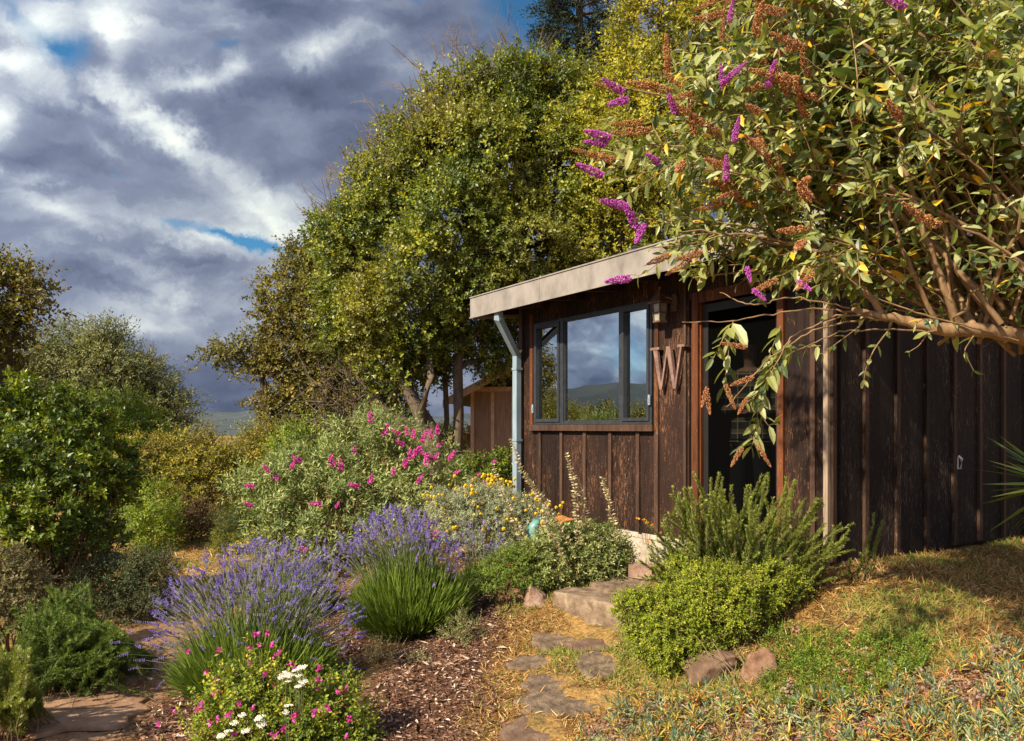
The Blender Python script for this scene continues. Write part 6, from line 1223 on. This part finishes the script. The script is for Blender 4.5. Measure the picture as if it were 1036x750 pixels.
# ------------------------------------------------------------------ person in the doorway
def skin(name, joints, edges, mat, parent, sub=2):
    me = bpy.data.meshes.new(name); me.from_pydata([j[:3] for j in joints], edges, []); o = bpy.data.objects.new(name, me); COL.objects.link(o)
    o.modifiers.new('skin', 'SKIN'); m = o.modifiers.new('subdivision', 'SUBSURF'); m.levels = m.render_levels = sub
    for i, j in enumerate(joints): me.skin_vertices[0].data[i].radius = (j[3], j[4] if len(j) > 4 else j[3])
    me.skin_vertices[0].data[0].use_root = True
    bpy.context.view_layer.update(); ev = o.evaluated_get(bpy.context.evaluated_depsgraph_get()); m2 = bpy.data.meshes.new_from_object(ev); bpy.data.objects.remove(o); m2.name = name
    for p in m2.polygons: p.use_smooth = True
    m2.materials.clear(); m2.materials.append(mat); r = bpy.data.objects.new(name, m2); COL.objects.link(r); r.parent = parent; return r
def plaidmat():
    m, nt, N, L = mat_new('plaid_flannel_material'); out = N.new('ShaderNodeOutputMaterial'); bs = N.new('ShaderNodeBsdfPrincipled'); L.new(bs.outputs[0], out.inputs[0]); tc = N.new('ShaderNodeTexCoord'); sp = N.new('ShaderNodeSeparateXYZ'); L.new(tc.outputs['Object'], sp.inputs[0])
    def band(src, per, wdt, off=0.):
        a = N.new('ShaderNodeMath'); a.operation = 'ADD'; L.new(src, a.inputs[0]); a.inputs[1].default_value = 10+off; w = N.new('ShaderNodeMath'); w.operation = 'MODULO'; L.new(a.outputs[0], w.inputs[0]); w.inputs[1].default_value = per
        c = N.new('ShaderNodeMath'); c.operation = 'LESS_THAN'; L.new(w.outputs[0], c.inputs[0]); c.inputs[1].default_value = wdt; return c.outputs[0]
    col = None; base = (.035, .045, .055, 1)
    for src, per, wd, c, f in ((sp.outputs[0], .1, .04, (.015, .015, .02, 1), .7), (sp.outputs[2], .1, .04, (.30, .24, .08, 1), .55), (sp.outputs[0], .1, .008, (.5, .45, .3, 1), .7), (sp.outputs[2], .1, .008, (.5, .45, .3, 1), .7)):
        x = N.new('ShaderNodeMix'); x.data_type = 'RGBA'; mu = N.new('ShaderNodeMath'); mu.operation = 'MULTIPLY'; L.new(band(src, per, wd), mu.inputs[0]); mu.inputs[1].default_value = f; L.new(mu.outputs[0], x.inputs['Factor'])
        if col is None: x.inputs['A'].default_value = base
        else: L.new(col, x.inputs['A'])
        x.inputs['B'].default_value = c; col = x.outputs['Result']
    L.new(col, bs.inputs['Base Color']); bs.inputs['Roughness'].default_value = .9; return m
def build_person():
    loc = cab(.42, 1.06, 0); t = thing('person', 'person in a dark plaid shirt and dark trousers standing just inside the doorway, arms folded', 'person', loc, math.radians(-20))
    # local: facing -Y
    SK = plain('skin_material', (.42, .25, .17), .55)
    body = [(0, .02, .93, .105, .08), (0, .02, 1.10, .125, .09), (0, .02, 1.28, .15, .10), (0, .02, 1.40, .11, .08), (0, .01, 1.46, .052), (0, -.005, 1.51, .055), (0, -.018, 1.56, .062, .072), (0, -.006, 1.63, .080, .092), (0, .0, 1.70, .060, .070),
            (.17, .02, 1.37, .055), (.215, .03, 1.20, .045), (.225, .0, 1.10, .040), (.12, -.14, 1.08, .033), (.02, -.17, 1.10, .026), (-.17, .02, 1.37, .055), (-.215, .03, 1.20, .045), (-.225, .0, 1.10, .040), (-.12, -.15, 1.12, .033), (-.02, -.18, 1.14, .026),
            (.09, .02, .85, .085), (.10, .01, .50, .058), (.10, .03, .12, .04), (.10, -.03, .045, .04), (.11, -.13, .03, .03), (-.09, .02, .85, .085), (-.10, .01, .50, .058), (-.10, .03, .12, .04), (-.10, -.03, .045, .04), (-.11, -.13, .03, .03)]
    e = [(0, 1), (1, 2), (2, 3), (3, 4), (4, 5), (5, 6), (6, 7), (7, 8), (3, 9), (9, 10), (10, 11), (11, 12), (12, 13), (3, 14), (14, 15), (15, 16), (16, 17), (17, 18), (0, 19), (19, 20), (20, 21), (21, 22), (22, 23), (0, 24), (24, 25), (25, 26), (26, 27), (27, 28)]
    # fingers and thumb, wrapped over the forearms
    for s, w in ((1, 13), (-1, 18)):
        wx, wy, wz = body[w][:3]
        for k in range(4):
            i = len(body); o = .018*(k-1.5); body += [(wx-s*.045, wy-.005, wz+o, .0085), (wx-s*.075, wy+.0, wz+o, .008), (wx-s*(.095-.004*abs(k-1)), wy+.018, wz+o-.004, .007)]; e += [(w, i), (i, i+1), (i+1, i+2)]
        i = len(body); body += [(wx-s*.02, wy+.0, wz+.035, .010), (wx-s*.045, wy+.005, wz+.05, .008)]; e += [(w, i), (i, i+1)]
    skin('body', body, e, SK, t)
    sh = [(0, .02, .98, .165, .13), (0, .02, 1.12, .155, .12), (0, .02, 1.28, .175, .125), (0, .02, 1.40, .13, .10), (0, .012, 1.44, .075, .07), (.175, .02, 1.375, .075), (.22, .03, 1.20, .062), (.23, .0, 1.09, .055), (.12, -.145, 1.075, .045), (-.175, .02, 1.375, .075), (-.22, .03, 1.20, .062), (-.23, .0, 1.09, .055), (-.12, -.155, 1.12, .045), (0, .02, .86, .175, .14), (0, .02, .76, .18, .145)]
    s = skin('shirt', sh, [(0, 1), (1, 2), (2, 3), (3, 4), (3, 5), (5, 6), (6, 7), (7, 8), (3, 9), (9, 10), (10, 11), (11, 12), (0, 13), (13, 14)], plaidmat(), t)
    tr = [(0, .02, .93, .10, .085), (.085, .02, .84, .085), (.10, .01, .50, .075), (.10, .03, .13, .062), (-.085, .02, .84, .085), (-.10, .01, .50, .075), (-.10, .03, .13, .062)]
    skin('trousers', tr, [(0, 1), (1, 2), (2, 3), (0, 4), (4, 5), (5, 6)], plain('trouser_material', (.012, .013, .018), .9), t)
    hm = plain('hair_material', (.03, .018, .012), .6); M = Mesh(); a = np.linspace(0, 2*PI, 17)[:-1]; rings = [(0, .112), (.045, .10), (.075, .075), (.09, .03), (.098, .002)]
    v = []
    for r_ in np.linspace(0, 1, 9):
        z = .105*math.sin(r_*PI/2); rr = math.cos(r_*PI/2)
        for q in a: x, y = .085*rr*math.cos(q), .098*rr*math.sin(q); v.append((x, y+.005, z+(0 if y < .0 or r_ > .2 else -.09*min(1, y/.05)*(1-r_*4 if r_ < .25 else 0))))
    M.add(np.array(v)+[0, .006, 1.645], [[k*16+j, k*16+(j+1) % 16, k*16+16+(j+1) % 16, k*16+16+j] for k in range(8) for j in range(16)], 0, .5, True); M.obj('hair', hm, t)
    M = Mesh(); M.leaves(np.array([[0, -.092, 1.625]]), np.array([[0, -.35, -1.]]), np.array([[0, -1., .2]]), .05, .5, 'oct'); M.obj('nose', SK, t)
    for s_ in (-1, 1): M = Mesh(); c = np.array([s_*.032, -.094, 1.632]); M.leaves(c[None]-[[.012, 0, 0]], np.array([[1., 0, 0]]), np.array([[0, -1., 0]]), .024, .5, 'oct'); M.obj('eye', plain('eye_material', (.05, .04, .035), .3), t)
    M = Mesh(); M.leaves(np.array([[-.024, -.088, 1.555]]), np.array([[1., 0, 0]]), np.array([[0, -1., 0]]), .048, .25, 'oct'); M.obj('mouth', plain('lip_material', (.30, .10, .09), .5), t)
build_person()
